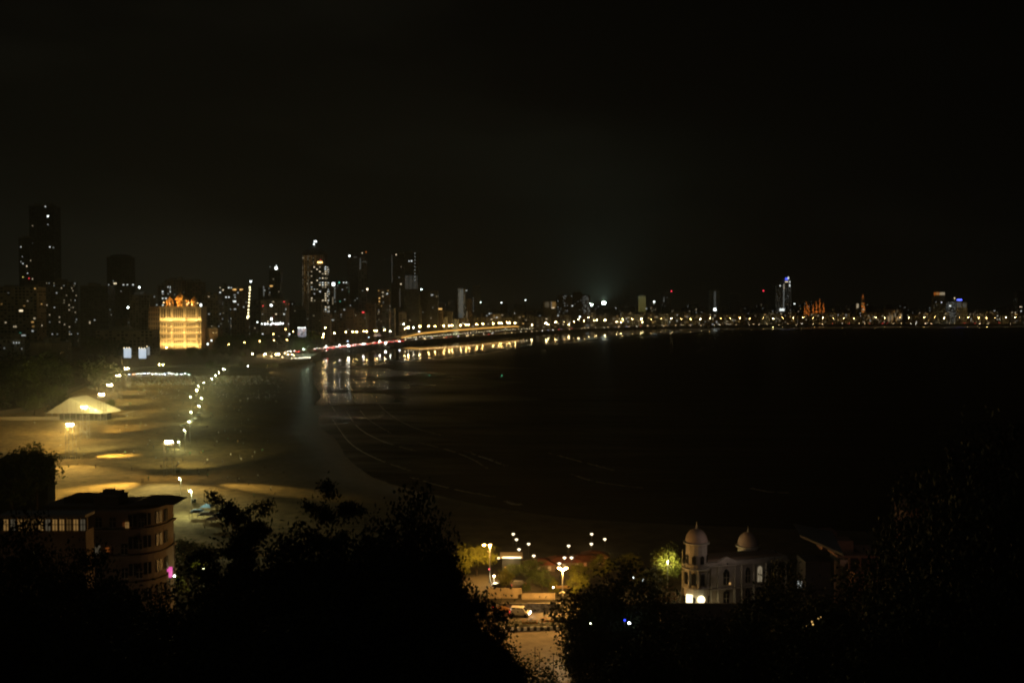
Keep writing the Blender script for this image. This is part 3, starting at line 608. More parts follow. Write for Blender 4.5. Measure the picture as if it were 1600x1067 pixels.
tower('faint_tower', 'pale slab tower behind the bright white quay lamp', 1109, 1124, 454, 3700, 0, .0, 'w', (1,), glassy=.1, lits=[(1117, 468, 3, 26, 'w', 0), (1117, 483.5, 3.4, 4, 'w', 4)])
tower('faint_tower', 'very dark tower left of the red lamp by the blue-topped tower', 1140, 1156, 460, 3900, 4, .01, 'w', (0,))
def crownS(t, w, d, z):
    m = MB(); m.box(-w*.1, 0, z+1.1, w*.55, d*.6, 12); m.build('rooftop_room', concrete[0], t)
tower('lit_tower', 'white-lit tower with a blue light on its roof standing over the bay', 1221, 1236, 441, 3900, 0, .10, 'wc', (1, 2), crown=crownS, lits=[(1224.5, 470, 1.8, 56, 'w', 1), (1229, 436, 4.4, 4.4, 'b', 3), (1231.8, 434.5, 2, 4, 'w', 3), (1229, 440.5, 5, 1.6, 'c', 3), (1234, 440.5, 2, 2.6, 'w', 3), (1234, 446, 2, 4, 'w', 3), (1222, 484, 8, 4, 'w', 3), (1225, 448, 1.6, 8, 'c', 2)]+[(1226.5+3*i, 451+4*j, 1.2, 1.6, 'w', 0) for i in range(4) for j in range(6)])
tower('apartment_block', 'lower block with grey window columns left of the blue-topped tower', 1213.5, 1220.5, 446, 3910, 0, .3, 'wc', (0, 1, 1), lits=[(1219, 446.5, 2.4, 2, 'w', 3)])
# orange illuminated gothic landmarks
def gothic(label, spires, D, base_y, cat='landmark', name='gothic_hall'):
    s = M1(D); xc = sum(p[0] for p in spires)/len(spires); c = A(xc, 482, D)
    t = thing(name, label, cat, (c.x, D, PZ)); m = MB(); l = MB()
    for (px, yt, w, col, lev) in spires:
        x = A(px, 482, D).x-c.x; zt = height_at(yt, D)-PZ; ww = w*s; zb = zt*.62
        m.box(x, 0, -1, ww, ww, zb+1); m.lathe(x, 0, [(ww*.66, zb), (ww*.3, zb+(zt-zb)*.5), (.2, zt)], 8)
        for k in range(int(zb/4.5)):
            for i in (-1, 0, 1):
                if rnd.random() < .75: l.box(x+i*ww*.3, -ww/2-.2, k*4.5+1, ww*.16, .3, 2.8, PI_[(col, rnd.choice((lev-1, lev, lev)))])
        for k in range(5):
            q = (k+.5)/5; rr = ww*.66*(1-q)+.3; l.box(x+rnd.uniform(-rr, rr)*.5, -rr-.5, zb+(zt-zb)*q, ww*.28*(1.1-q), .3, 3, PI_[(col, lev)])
    m.build('wall', concrete[1], t); l.build('light_strip', [glass]+PANES, t, 'stuff'); return t
gothic('orange-lit stepped gothic spire left of the long orange-lit hall', [(1257, 478, 3, 'o', 3), (1260, 471.5, 4, 'o', 3), (1263.5, 477, 3, 'o', 3)], 3950, 487)
gothic('long hall outlined in orange lights with several small turrets', [(1270, 476, 4, 'o', 3), (1275, 471, 4, 'o', 3), (1280.5, 467, 4, 'o', 3), (1286, 473, 4, 'o', 3)], 3950, 487)
t = thing('clock_tower', 'tall orange-lit stone clock tower rising over the seafront', 'clock tower', (*A(1347.5, 482, 3950).xy, PZ)); D = 3950; s = M1(D)
m = MB(); z1 = height_at(459, D)-PZ; w = 6.6*s
m.box(0, 0, -1, w, w, z1*.52+1); m.box(0, 0, z1*.52, w*1.12, w*1.12, 1.5); m.box(0, 0, z1*.52+1.5, w*.82, w*.82, z1*.2); m.lathe(0, 0, [(w*.42, z1*.72+1.5), (w*.34, z1*.86), (w*.1, z1*.94), (.2, z1+4)], 8); m.build('wall', concrete[1], t)
l = MB()
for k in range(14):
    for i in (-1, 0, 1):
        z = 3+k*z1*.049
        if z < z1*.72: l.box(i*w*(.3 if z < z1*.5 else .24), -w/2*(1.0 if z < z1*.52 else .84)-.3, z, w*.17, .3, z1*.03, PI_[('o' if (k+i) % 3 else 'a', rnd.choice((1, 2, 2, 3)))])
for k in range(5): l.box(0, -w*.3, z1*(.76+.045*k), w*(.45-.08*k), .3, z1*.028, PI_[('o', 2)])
l.build('light_strip', [glass]+PANES, t, 'stuff')
m = MB(); m.lathe(0, 0, [(.01, 0), (w*.2, 0)], 12); o = m.build('clock_face', pane('c', 2), t); o.rotation_euler = (math.pi/2, 0, 0); o.location = (0, -w/2-.5, z1*.47)
tower('small_belfry', 'small cream-lit belfry just left of the clock tower', 1337.5, 1341.5, 474, 3900, 1, 0, 'c', (1,), lits=[(1340, 478, 3.4, 7, 'c', 2)], glassy=0)
tower('crown_tower', 'dark tower crowned with a band of orange and cream lights', 1459, 1477, 457, 3800, 0, .01, 'w', (1,), lits=[(1460+2.2*k, 459, 1.8, 4.6, 'ooaocc'[k % 6] if k < 4 else 'c', 2) for k in range(8)]+[(1462.5, 472, 1.4, 1.4, 'w', 2), (1471, 472.5, 2, 2, 'w', 3)])
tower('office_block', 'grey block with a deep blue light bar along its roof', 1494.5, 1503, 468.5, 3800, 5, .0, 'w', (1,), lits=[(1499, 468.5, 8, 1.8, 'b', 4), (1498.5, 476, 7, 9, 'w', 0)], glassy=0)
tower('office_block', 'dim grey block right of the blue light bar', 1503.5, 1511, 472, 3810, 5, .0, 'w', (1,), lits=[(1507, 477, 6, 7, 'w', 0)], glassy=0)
tower('office_block', 'small block bright with white windows left of the blue light bar', 1483, 1493.5, 472, 3790, 0, .5, 'w', (1, 2), lits=[(1491.5, 466, 1.8, 3, 'c', 3), (1484.5, 478, 3, 3, 'w', 3)])
tower('slab_tower', 'dim tower at the right edge with a cream lit floor', 1589, 1600, 456, 3900, 4, .03, 'w', (1,), lits=[(1595, 479.5, 4, 1.4, 'c', 3), (1595.5, 486, 2, 2, 'w', 3)])
tower('striped_block', 'seafront block hung with warm vertical strings of lights', 1385, 1410, 484, 3830, 3, .05, 'a', (1, 2), lits=[(1386+1.6*k+rnd.uniform(-.4, .4), 486+rnd.uniform(0, 14), .8, rnd.uniform(3, 9), 'ca'[k % 2], rnd.choice((0, 1, 2))) for k in range(15) for _ in range(2)])
# construction lamp left of the palace hotel etc.: lamps on masts over roofs
for (px, py, D, lab, I, r) in ((218, 449, 1500, 'bright white roof lamp left of the golden hotel, high on a dark block', 60, 1.5), (200, 480.5, 1400, 'bright white lamp low on the dark slope left of the golden hotel', 45, 1.6),
                               (1117.5, 483.5, 3600, 'bright white lamp on the far quay at the foot of a pale slab tower', 40, 2.4), (1022, 471.5, 3300, 'pair-like white roof lamp right of the yellow tower', 40, 3.0), (1241.5, 474.5, 3800, 'white lamp on a mast right of the blue-topped tower', 30, 2.2),
                               (906, 495, 2850, 'broad bluish-white billboard lamp on the seafront left of the stadium glow', 12, 3.4), (783.5, 473, 2500, 'white roof lamp above the far flyover', 20, 2.0), (821, 469, 2700, 'white roof lamp farther along the skyline above the flyover', 20, 2.0), (751, 472.5, 2400, 'white roof lamp right of the slab towers', 20, 1.8)):
    c = A(px, 482, D); I *= .3; t = thing('mast_lamp', lab, 'lamp', (c.x, D, PZ)); z = height_at(py, D)-PZ; flood_head(t, (0, 0, z), (.88, 1, .95), I, r, mast=(0, 0, 0))
# stadium floodlights
t = thing('stadium_floodlight', 'intensely bright greenish-white stadium floodlight glowing in the haze', 'floodlight', (*A(943.5, 482, 3350).xy, PZ)); z = height_at(473.5, 3350)-PZ
m = MB()
for sx in (-1.5, 1.5): m.bar((sx*2, 0, 0), (sx, 0, z), .4, 5)
m.box(0, 0, z-4, 13, 1, 8); m.build('mast', steel, t)
m = MB()
for i in range(5):
    for j in range(3): m.ball((-5+2.5*i, -1, z-2.6+2.6*j), .9)
m.build('lamp_bank', glow('stadium_lamp', (.86, 1, .88), 40, True), t)
lamp('SPOT', t, (0, -3, z+3), 1.5e6, (.72, 1, .82), 2, 160, (0, 60, z+90), .9)
t = thing('stadium_floodlight', 'second weaker stadium floodlight left of the brightest one', 'floodlight', (*A(924.5, 482, 3450).xy, PZ)); z = height_at(477, 3450)-PZ
m = MB(); m.bar((0, 0, 0), (0, 0, z), .7, 5); m.box(0, .6, z-4, 7, 1, 9); m.build('mast', steel, t)
m = MB(); [m.ball((-2+2*i, -.6, z-2+2*j), .8) for i in range(3) for j in range(3)]; m.build('lamp_bank', glow('stadium_lamp2', (.86, 1, .9), 14, True), t)
lamp('SPOT', t, (0, -3, z+3), 6e5, (.72, 1, .82), 2, 165, (0, 60, z+60), .6)

# filler skyline
def where(px):
    for lim, w in ((60, 'at the far left edge'), (170, 'below the tallest dark tower'), (330, 'around the golden hotel'), (470, 'between the golden hotel and the striped tower'), (615, 'around the unfinished towers'), (700, 'by the dark twin towers'),
                   (845, 'behind the flyover'), (930, 'left of the stadium glow'), (1010, 'in the stadium glow'), (1110, 'right of the yellow tower'), (1200, 'around the pale far slab tower'), (1300, 'by the orange-lit hall'), (1375, 'by the clock tower'), (1450, 'by the string-lit block'), (1530, 'by the blue light bar'), (9999, 'at the right end of the bay')):
        if px < lim: return w
for k in range(175):
    px = -60+k*9.7+rnd.uniform(-5, 5); near = px < 720
    D = rnd.uniform(1500, 2600) if near else rnd.uniform(2700, 4900)
    if px > 900: D = rnd.uniform(4050, 5200)
    w = rnd.uniform(9, 22)*(1 if near else .8); yt = rnd.uniform(468, 494) if near else rnd.uniform(473, 490)
    if 845 < px < 1010: yt = rnd.uniform(474, 490)
    if near and px < 250: yt = rnd.uniform(478, 515)
    kind = 'tall' if yt < 475 else ('mid-height' if yt < 484 else 'low'); tone = rnd.choice((0, 0, 1, 3, 4)); dens = rnd.choice((.03, .06, .06)) if near else rnd.choice((.02, .04, .08))
    tower('far_block', '%s %s block, %s lit windows, %s' % (kind, ('grey', 'beige', '', 'brown', 'dark')[tone], {.02: 'hardly any', .03: 'few', .04: 'a few', .06: 'some', .08: 'several', .12: 'many'}[dens], where(px)),
          px-w/2, px+w/2, yt, D, tone, dens, rnd.choice(('wc', 'wwc', 'ca', 'w')), (0, 1, 1, 2) if near else (1, 2, 2, 3), bay=4.5 if near else 7, floor=4 if near else 6, glassy=.35, group='distant blocks of the town skyline', seed=k, bands=near)
# amber washed seafront row
k = 0; px = 716
while px < 1606:
    w = rnd.uniform(13, 24) if px > 860 else rnd.uniform(12, 20); xc = px+w/2; p, rz_ = sf(xc, 62 if px > 858 else 118); D = clear_D(xc, 66 if px > 858 else 86)
    yt = rnd.uniform(487, 494) if px > 860 else rnd.uniform(491, 499)
    if px < 1385 < px+w or 1380 < px < 1412: px += w; continue
    st = rnd.choice(('cream', 'plain', 'dark'))
    tower('seafront_block', '%s %s seafront block washed amber, %s' % (('wide' if w > 19 else 'narrow' if w < 15 else 'mid-width'), st, where(xc)), px+.4, px+w-.6, yt, D, {'cream': 2, 'plain': 1, 'dark': 3}[st],
          .13, 'cacw', (1, 2, 2, 3), bay=6, floor=4.4, glassy=.7, yaw=0, depth=24, group='seafront apartment blocks round the bay', seed=900+k, ledge=.9)
    px += w; k += 1
# ---------------------------------------------------------------- seafront furniture
def lamp_post_mesh(h, arm=1.6, two=True):
    m = MB(); m.bar((0, 0, 0), (0, 0, h), .16, 6, 0, .09); m.box(0, 0, 0, .5, .5, .5)
    for s in ((-1, 1) if two else (1,)): m.bar((0, 0, h-.4), (s*arm, 0, h), .07, 5)
    return m.mesh('lamp_pole', steel)
def head_mesh(col, I, r, nm, light=True, sz=.7):
    m = MB(); m.ball((0, 0, 0), r, 0, sz, 6, 4); return m.mesh('lamp_head', glow(nm, col, I, light))
farpole = {}
def seafront_lamp(px, py, off, col, I, r, label, group, nm, name='street_lamp', D=None):
    p, a = sf(px, off) if D is None else ((A(px, 482, D).xy), 0); z = A(px, py, p.y).z; base = PZ
    h = round(max(3, z-base), 0)
    if h not in farpole: farpole[h] = lamp_post_mesh(h)
    if (nm, r) not in farpole: farpole[(nm, r)] = head_mesh(col, I, r, nm)
    t = thing(name, label, 'lamp', (p.x, p.y, base), a, group)
    link('lamp_pole', farpole[h], t); link('lamp_head', farpole[(nm, r)], t, (0, 0, z-base)); return t
seg = [(700, 'by the near end of the flyover'), (845, 'along the flyover'), (930, 'just beyond the flyover'), (1010, 'below the stadium glow'), (1110, 'below the yellow tower'), (1250, 'below the blue-topped tower'), (1375, 'below the clock tower'), (1470, 'by the string-lit block'), (9999, 'at the far right end of the bay')]
def sg(px): return next(w for l, w in seg if px < l)
px = 866
while px < 1600:
    py = np.interp(px, [850, 1000, 1200, 1600], [505, 499, 497, 496])+rnd.uniform(-.8, .8)
    big = rnd.random() < .14; dim = rnd.random() < .35
    if rnd.random() < .1: px += rnd.uniform(6, 12); continue
    seafront_lamp(px, py, 24, AMB if not big else (1, .78, .35), (110 if dim else 260) if not big else 300, (.6 if dim else .8) if not big else 1.15, 'amber street lamp on the seafront rail %s' % sg(px), 'amber lamps along the curve of the seafront', 'sodium_big' if big else ('sodium_dim' if dim else 'sodium'))
    px += rnd.uniform(13.5, 16.5)
for px, py in [(860, 508), (884, 507), (896, 503), (915, 507.5), (930, 499), (957, 500), (969, 500), (985, 503), (992, 503.5), (945, 496), (1022, 503.5)]:
    seafront_lamp(px, py, 52, (1, .75, .34), 110, 1.1, 'warm street lamp on the landward side of the road %s' % sg(px), 'landward lamps of the seafront road', 'sodium_warm')
# near stretch: single tall lamps above the traffic
for px, py in [(544, 522), (560.5, 520.5), (577, 519), (587, 518.5), (592.5, 518.5), (603, 518), (607, 518), (619, 516.5), (622, 517), (633, 515.5), (543.5, 526.5), (663, 513.5), (509.5, 525), (479, 512)]:
    seafront_lamp(px, py, 38, AMB, 300, .66, 'amber street lamp above the busy traffic %s' % ('left of the twin towers' if px < 600 else 'near the foot of the flyover'), 'amber lamps above the traffic queue', 'sodium_near')
for px, py in [(446, 514.5), (357, 538), (381.5, 535), (405.5, 533), (428, 532), (448, 531), (427, 522), (458, 518)]:
    seafront_lamp(px, py, 0, AMB, 45, .6, 'amber street lamp half hidden among the dark trees %s' % ('right of the golden hotel' if px < 420 else 'left of the lit billboard'), 'amber lamps among the trees behind the beach', 'sodium_trees', D=1250)
seafront_lamp(259.5, 543, 0, AMB, 80, .8, 'amber street lamp right of the two white screens', None, 'sodium_screens', D=1150)
for px, py in [(674, 506.5), (680, 512.5), (655, 517.5), (688, 512)]:
    seafront_lamp(px, py, 56, (.95, 1, .8), 70, .8, 'white lamp below the floodlit pale hall', 'white lamps by the pale hall', 'white_hall')
# flyover
def zfly(px): return float(np.interp(px, [655, 700, 740, 790, 840, 852], [6, 15.0, 17.5, 19, 19, 14]))
t = thing('flyover', 'long raised road glowing orange along its deck at the bend of the bay', 'flyover', (0, 0, 0))
dk = MB(); pr = MB(); prev = None
for px in np.arange(655, 853, 4):
    a, _ = sf(px, 58); b, _ = sf(px, 72); z = zfly(px)
    if prev:
        (pa, pb, pz) = prev
        dk.quad((*pa, pz), (*a, z), (*b, z), (*pb, pz)); dk.quad((*pa, pz-1.6), (*pb, pz-1.6), (*b, z-1.6), (*a, z-1.6)); dk.quad((*pa, pz-1.6), (*a, z-1.6), (*a, z), (*pa, pz))
        pr.quad((pa.x, pa.y-.1, pz-.3), (a.x, a.y-.1, z-.3), (a.x, a.y-.1, z+1.1), (pa.x, pa.y-.1, pz+1.1)); pr.quad((*pb, pz), (*b, z), (*b, z+1.1), (*pb, pz+1.1))
    prev = (a, b, z)
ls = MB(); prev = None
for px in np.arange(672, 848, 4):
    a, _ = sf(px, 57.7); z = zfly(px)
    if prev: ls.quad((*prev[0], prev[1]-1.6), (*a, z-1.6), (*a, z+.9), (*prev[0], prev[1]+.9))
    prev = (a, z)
ls.build('parapet_added_glow', glow('parapet_glow_paint', (1, .5, .09), 1.0), t)  # glowing strip added in place of lamplight on the parapet face
dk.build('deck', asph, t); pr.build('parapet', mat('parapet_paint', (.6, .5, .35), .7, .1), t)
for px in np.arange(672, 852, 9):
    p, r = sf(px, 65); m = MB(); m.box(p.x, p.y, 0, 2.2, 2.2, zfly(px)-1.6); m.build('pier', concrete[0], t)
for i, (px, py) in enumerate([(681, 511.5), (698, 510), (711, 509.5), (720, 510), (733, 509), (741, 508.5), (745.5, 508.5), (758, 508), (766, 507), (770, 507), (782, 507), (791, 506), (806.5, 505.5), (815, 505), (818.5, 505), (827, 504.5), (830.5, 504.5), (838, 505)]):
    p, r = sf(px, 60); z = A(px, py, p.y).z; b = zfly(px)
    t = thing('street_lamp', 'amber lamp standing on the flyover deck', 'lamp', (p.x, p.y, b), r, 'amber lamps on the flyover'); h = max(4, round(z-b))
    if h not in farpole: farpole[h] = lamp_post_mesh(h)
    link('lamp_pole', farpole[h], t)
    if 'fly' not in farpole: farpole['fly'] = head_mesh(AMB, 300, 1.0, 'sodium_fly')
    link('lamp_head', farpole['fly'], t, (0, -3.5, max(3, z-b)))
px = 645.0
while px < 842:
    p, r = sf(px, 14.3); py = np.interp(px, [645, 700, 760, 842], [528, 523.8, 518.5, 512.5]); z = A(px, py, p.y).z
    t = thing('parapet_lamp', 'small white lamp on the sea wall below the flyover', 'lamp', (p.x, p.y, PZ+1), r, 'row of white lamps on the sea wall')
    if 'wpole' not in farpole: farpole['wpole'] = lamp_post_mesh(4, .4, False); farpole['whead'] = head_mesh((1, .84, .5), 24, .34, 'wall_lamp')
    link('lamp_pole', farpole['wpole'], t); link('lamp_head', farpole['whead'], t, (0, 0, max(3.6, z-PZ-1))); px += 4.35
# vehicles
paint = [mat('paint_white', (.6, .6, .58), .35, .05), mat('paint_silver', (.35, .35, .36), .3, .05, metal=.4), mat('paint_black', (.03, .03, .035), .3, .05), mat('paint_red', (.3, .03, .02), .35, .05), mat('paint_yellow', (.55, .4, .05), .4, .05)]
rubber = mat('rubber', (.02, .02, .02), .9)
def car_body(m, L_=4.3, W_=1.75, van=False):
    prof = [(-L_/2, .35), (-L_/2, .95), (-L_*.42, 1.05), (-L_*.33 if not van else -L_*.46, 1.75 if van else 1.48), (L_*.06 if not van else L_*.16, 1.8 if van else 1.5), (L_*.24 if not van else L_*.33, 1.02), (L_*.46, .88), (L_/2, .7), (L_/2, .35)]
    n = len(m.v); k = len(prof)
    for y, q in ((-W_/2, 1), (W_/2, 1)):
        for x, z in prof: m.v.append((x, y*(1 if z < 1.2 else .84), z))
    m.f.append(tuple(n+i for i in range(k))); m.m.append(0); m.f.append(tuple(n+k+i for i in range(k-1, -1, -1))); m.m.append(0)
    for i in range(k): j = (i+1) % k; m.f.append((n+i, n+k+i, n+k+j, n+j)); m.m.append(0)
def car_glass(m, L_=4.3, W_=1.75, van=False):
    zt, zb = (1.7, 1.12) if van else (1.42, 1.06)
    segs = [(-.40, -.2), (-.17, .05), (.08, .2)] if van else [(-.3, -.12), (-.1, .04)]
    for s in (-1, 1):
        for a, b in segs:
            m.quad((L_*a, s*W_/2*.96, zb), (L_*b, s*W_/2*.96, zb), (L_*(b-(.06 if b > .1 else .01)), s*W_/2*.87, zt), (L_*a+.1, s*W_/2*.87, zt))
    xa, xb = (.34, .17) if van else (.25, .07)
    m.quad((L_*xa, -W_*.38, zb), (L_*xa, W_*.38, zb), (L_*xb+.06, W_*.36, zt), (L_*xb+.06, -W_*.36, zt))
def make_car(label, pm, van=False, loc=(0, 0, 0), rz=0, group=None, hl=40, tl=9, name='car', L_=4.3):
    t = thing(name, label, 'car', loc, rz, group)
    m = MB(); car_body(m, L_, 1.75, van); m.build('body', pm, t)
    m = MB(); car_glass(m, L_, 1.75, van); m.build('window', glass, t)
    for sx in (-1, 1):
        for sy in (-1, 1):
            m = MB(); m.bar((sx*L_*.31, sy*.72, .32), (sx*L_*.31, sy*.92, .32), .32, 10); m.build('wheel', rubber, t)
    for sy in (-1, 1):
        m = MB(); m.box(L_/2+.02, sy*.62, .62, .08, .34, .2); m.build('headlight', glow('headlight%d' % hl, (1, .97, .85), hl, hl > 100), t)
        m = MB(); m.box(-L_/2-.02, sy*.62, .72, .08, .42, .22); m.build('taillight', glow('taillight%d' % tl, (1, .03, .03), tl), t)
    return t
far_car = make_car('car', paint[0], hl=60, tl=45, group='cars in the seafront traffic')
far_cars = [far_car]
LAB_C = lambda d, px, ln='': '%s car in the %s lane, %s' % (('oncoming, headlights glaring,', 'red tail-lamped')[d], ln, next(w for l, w in ((500, 'by the green-lit trees'), (515, 'below the striped tower'), (530, 'left of the dazzling signal lamp'), (545, 'beside the dazzling signal lamp'), (560, 'below the crane towers'), (575, 'below the red rooftop sign'), (590, 'right of the red rooftop sign'), (608, 'by the dazzling lamp near the flyover'), (630, 'below the twin towers'), (999, 'near the foot of the flyover')) if px < l))
first = True
for lane, (off, dr, step) in enumerate([(29.5, 1, 1.45), (34.5, 1, 1.9), (41, 0, 3.2), (46, 0, 4.2)]):
    px = 488
    while px < 655:
        p, a = sf(px, off); hd = a if dr else a+math.pi
        gap = (538 < px < 552) and lane == 0
        if not gap:
            if first: o = far_car; o.location = (p.x, p.y, PZ+.06); o.rotation_euler = (0, 0, hd); o['label'] = LAB_C(dr, px, 'nearest'); first = False
            else: o = dup(far_car, (p.x, p.y, PZ+.06), hd, LAB_C(dr, px, ('nearest', 'second', 'third', 'farthest')[lane]))
        px += step*rnd.uniform(.85, 1.3)
# bright traffic lamps seen one by one (headlights on high beam turned to the bay)
cm = MB(); car_body(cm); car_glass(cm)
tiny = {}
for nm, col, I in (('w', (1, .97, .85), 20), ('r', (1, .05, .04), 14), ('c', (1, .7, .35), 20), ('b', (.3, .45, 1), 10)):
    m = MB(); car_body(m); n = len(m.f); m.box(0, -1.0, .75, 1.6, .25, .4, 1); m.box(2.2, 0, .6, .2, 1.2, .4, 1); tiny[nm] = m.mesh('car_small', [paint[0], glow('traffic_%s' % nm, col, I)])
px = 657
while px < 1600:
    k = rnd.choice('wwccccrrb' if px < 1010 else 'wccccr'); p, a = sf(px, rnd.choice((29, 34, 41, 46)))
    o = link('car', tiny[k], None, (p.x, p.y, PZ+.06), a); tag(o, '%s %s' % ({'w': 'tiny car with white headlights', 'r': 'tiny car showing red tail lamps', 'c': 'tiny car with warm headlights', 'b': 'tiny vehicle with a bluish lamp'}[k], sg(px)), 'car', 'cars round the far curve of the bay'); o['kind'] = 'thing'
    px += rnd.uniform(5, 13) if px < 1010 else rnd.uniform(7, 20)
for px, py, I, r, col, lab in [(544.5, 540, 260, 1.1, (.95, 1, .9), 'dazzling white signal lamp at the middle of the traffic queue'), (602.5, 536, 200, 1.0, (1, .97, .85), 'dazzling white lamp in the traffic near the flyover foot'), (593, 533, 120, .8, (1, .9, .7), 'white lamp left of the dazzling one near the flyover foot'), (509, 541.5, 90, .8, (.95, 1, .9), 'white lamp over the left part of the traffic'),
                               (530, 539.5, 70, .8, (1, .97, .9), 'white lamp in the traffic left of the dazzling signal lamp'), (567.5, 537.5, 80, .8, (.95, .95, 1), 'bluish-white lamp right of the dazzling signal lamp'), (624, 533.5, 60, .7, (.9, .95, 1), 'bluish-white lamp right end of the traffic queue'), (481, 541, 40, .9, (.7, 1, .8), 'pale green-white lamp under the green lit tree'),
                               (654.5, 518, 60, .9, (.8, 1, .95), 'pale cyan-white lamp below the pale hall'), (543, 533, 30, .6, (.5, .7, 1), 'small blue lamp above the dazzling signal lamp'), (576, 527, 20, .6, (.6, .8, 1), 'small blue-white sign lamp over the traffic')]:
    p, a = sf(max(px, 494), 36); q = A(px, 482, p.y); t = thing('traffic_lamp', lab, 'lamp', (q.x, p.y, PZ)); z = A(px, py, p.y).z-PZ; I = round(I*.55)
    m = MB(); m.bar((0, 0, 0), (0, 0, z), .12, 5); m.build('pole', darksteel, t); m = MB(); m.ball((0, 0, z), r*.75); m.build('lamp_head', glow('dazzle%d' % I, col, I, True), t)
# overhead blue sign by the flyover foot
p, a = sf(624, 40); t = thing('road_sign', 'long dark blue overhead road sign near the flyover foot', 'sign', (p.x, p.y, PZ)); z = A(624, 524, p.y).z-PZ
m = MB(); m.box(0, 0, z-1.6, 12, .3, 3.2); m.build('panel', glow('sign_blue', (.05, .08, .3), .35), t); posts('post', [((sx*5.5, .4, 0), (sx*5.5, .4, z)) for sx in (-1, 1)], .2, steel, t)
# lit billboard left of the traffic
c = A(471.5, 482, 1330); t = thing('billboard', 'floodlit pale billboard with pinkish blotches left of the traffic', 'billboard', (c.x, c.y, PZ)); s = M1(1330); z0, z1 = A(0, 527, 1330).z-PZ, A(0, 513, 1330).z-PZ; w = 13*s
m = MB(); m.box(0, 0, z0, w, .6, z1-z0); m.build('panel', glow('billboard_face', (.85, .85, 1), .28), t)
m = MB()
for k in range(14): m.box(rnd.uniform(-w*.38, w*.38), -.36, z0+rnd.uniform(.15, .8)*(z1-z0), rnd.uniform(.8, 2.6), .06, rnd.uniform(.5, 2.2), k % 3)
m.build('printed_shape', [glow('print_pink', (1, .45, .4), .4), glow('print_dark', (.3, .3, .5), .2), glow('print_pale', (1, .9, .85), .7)], t, 'stuff')
for k in range(6): m = MB(); m.ball((-w*.42+k*w*.17, -1.2, z1+.9), .35); m.build('lamp', glow('board_lamp', (.95, 1, .95), 14), t)
posts('post', [((sx*w*.3, .5, 0), (sx*w*.3, .5, z0)) for sx in (-1, 1)], .4, darksteel, t)
# white lamp cluster among trees (tennis court like)
for px, py, r, I in [(402, 503.5, .9, 5), (409, 506, .8, 6), (414, 506, 1.1, 8), (418, 506, .9, 5), (423, 507, .9, 8), (426, 505, .9, 10), (430.5, 506, .8, 14), (434, 506, 1, 18), (438, 505.5, 1, 14), (442, 505.5, .8, 10), (424, 498.5, 1.2, 20), (452, 522, .8, 4), (324, 537.5, 1.2, 4), (330, 532, .8, 8)]:
    c = A(px, 482, 1300); t = thing('court_lamp', 'white court lamp among the trees left of the lit billboard' if px > 340 else 'faint white lamp under the trees right of the golden hotel', 'lamp', (c.x, c.y, PZ), 0, 'white lamps among the trees'); z = A(px, py, 1300).z-PZ
    m = MB(); m.bar((0, 0, 0), (0, 0, z), .12, 4); m.build('pole', darksteel, t); m = MB(); m.ball((0, 0, z), r); m.build('lamp_head', glow('court%d' % I, (.92, 1, .95), I), t)

# ---------------------------------------------------------------- golden floodlit hotel
D = 1400; s = M1(D); gm = mat('golden_stone', (.52, .42, .28), .8, .12, .15); shade_gl = mat('window_shutter', (.03, .02, .012), .5, .2)
c = A(282, 482, D); zt = A(0, 480, D).z-PZ; w = 64*s; d = 26
t = thing('golden_hotel', 'ornate hotel block floodlit gold with orange lit domes on its roof', 'hotel', (c.x, D+d/2, PZ))
zb = A(0, 548, D).z-PZ; zm = A(0, 501, D).z-PZ
m = MB(); m.box(0, 0, -2, w, d, zt+2); m.box(0, 0, zt, w+1.6, d+1.6, 1.3); m.box(0, 0, zm-1.2, w+2.6, d+2.6, 1.2); m.box(0, 0, zm-8.8, w+1.6, d+1.6, .6); m.box(0, 0, zm-17, w+1.6, d+1.6, .6); m.box(0, 0, zm-25, w+1.6, d+1.6, .6)
m.build('wall', gm, t)
bays = [-w/2+x*s for x in (0, 10, 17, 19, 37.5, 40, 56, 58.5, 64)]
for x, q, ex in ((-w/2+18.3*s, 2.6, 7), (-w/2+38.5*s, 3.2, 11), (-w/2+57.3*s, 2.6, 8)):   # turret shafts
    m = MB(); m.box(x, -d/2-.9, -1, q, 2, zt+1); m.box(x, -d/2-.9, zt, q*1.2, 2.4, ex); m.lathe(x, -d/2-.9, [(q*.62, zt+ex), (q*.5, zt+ex+1.6), (.1, zt+ex+4)], 8); m.build('turret', gm, t)
for x in (-w/2+.7, w/2-.7, -w/2+10*s):
    m = MB(); m.box(x, -d/2-.45, -1, 1.4, .9, zt+1); m.build('pilaster', gm, t)
for a, b_, n in ((-w/2+20.5*s, -w/2+36.5*s, 5), (-w/2+41*s, -w/2+55.5*s, 5), (-w/2+1*s, -w/2+9*s, 2), (-w/2+10.6*s, -w/2+16.6*s, 2), (-w/2+59.3*s, -w/2+63*s, 1)):
    bw = (b_-a)/n
    for i in range(n):
        x = a+(i+.5)*bw
        if i: m = MB(); m.box(a+i*bw, -d/2-.35, zm, .8, .7, zt-zm-3.5); m.lathe(a+i*bw, -d/2-.35, [(.5, zt-3.5), (.2, zt-2)], 6); m.build('pilaster', gm, t)
        m = MB(); m.box(x, -d/2-.06, zm+4, bw*.5, .2, (zt-zm)*.66); m.build('window', shade_gl, t)
        for zz in (zm-8, zm-16, zm-24, zm-32, zm-39):
            if zz > 0:
                m = MB(); m.box(x, -d/2-.06, zz, bw*.58, .2, 4.6); o = m.build('window', shade_gl, t)
                m = MB(); m.box(x, -d/2-.2, zz+2, bw*.5, .14, .25); m.box(x, -d/2-.2, zz, .22, .14, 4.2); m.build('mullion', gm, o)
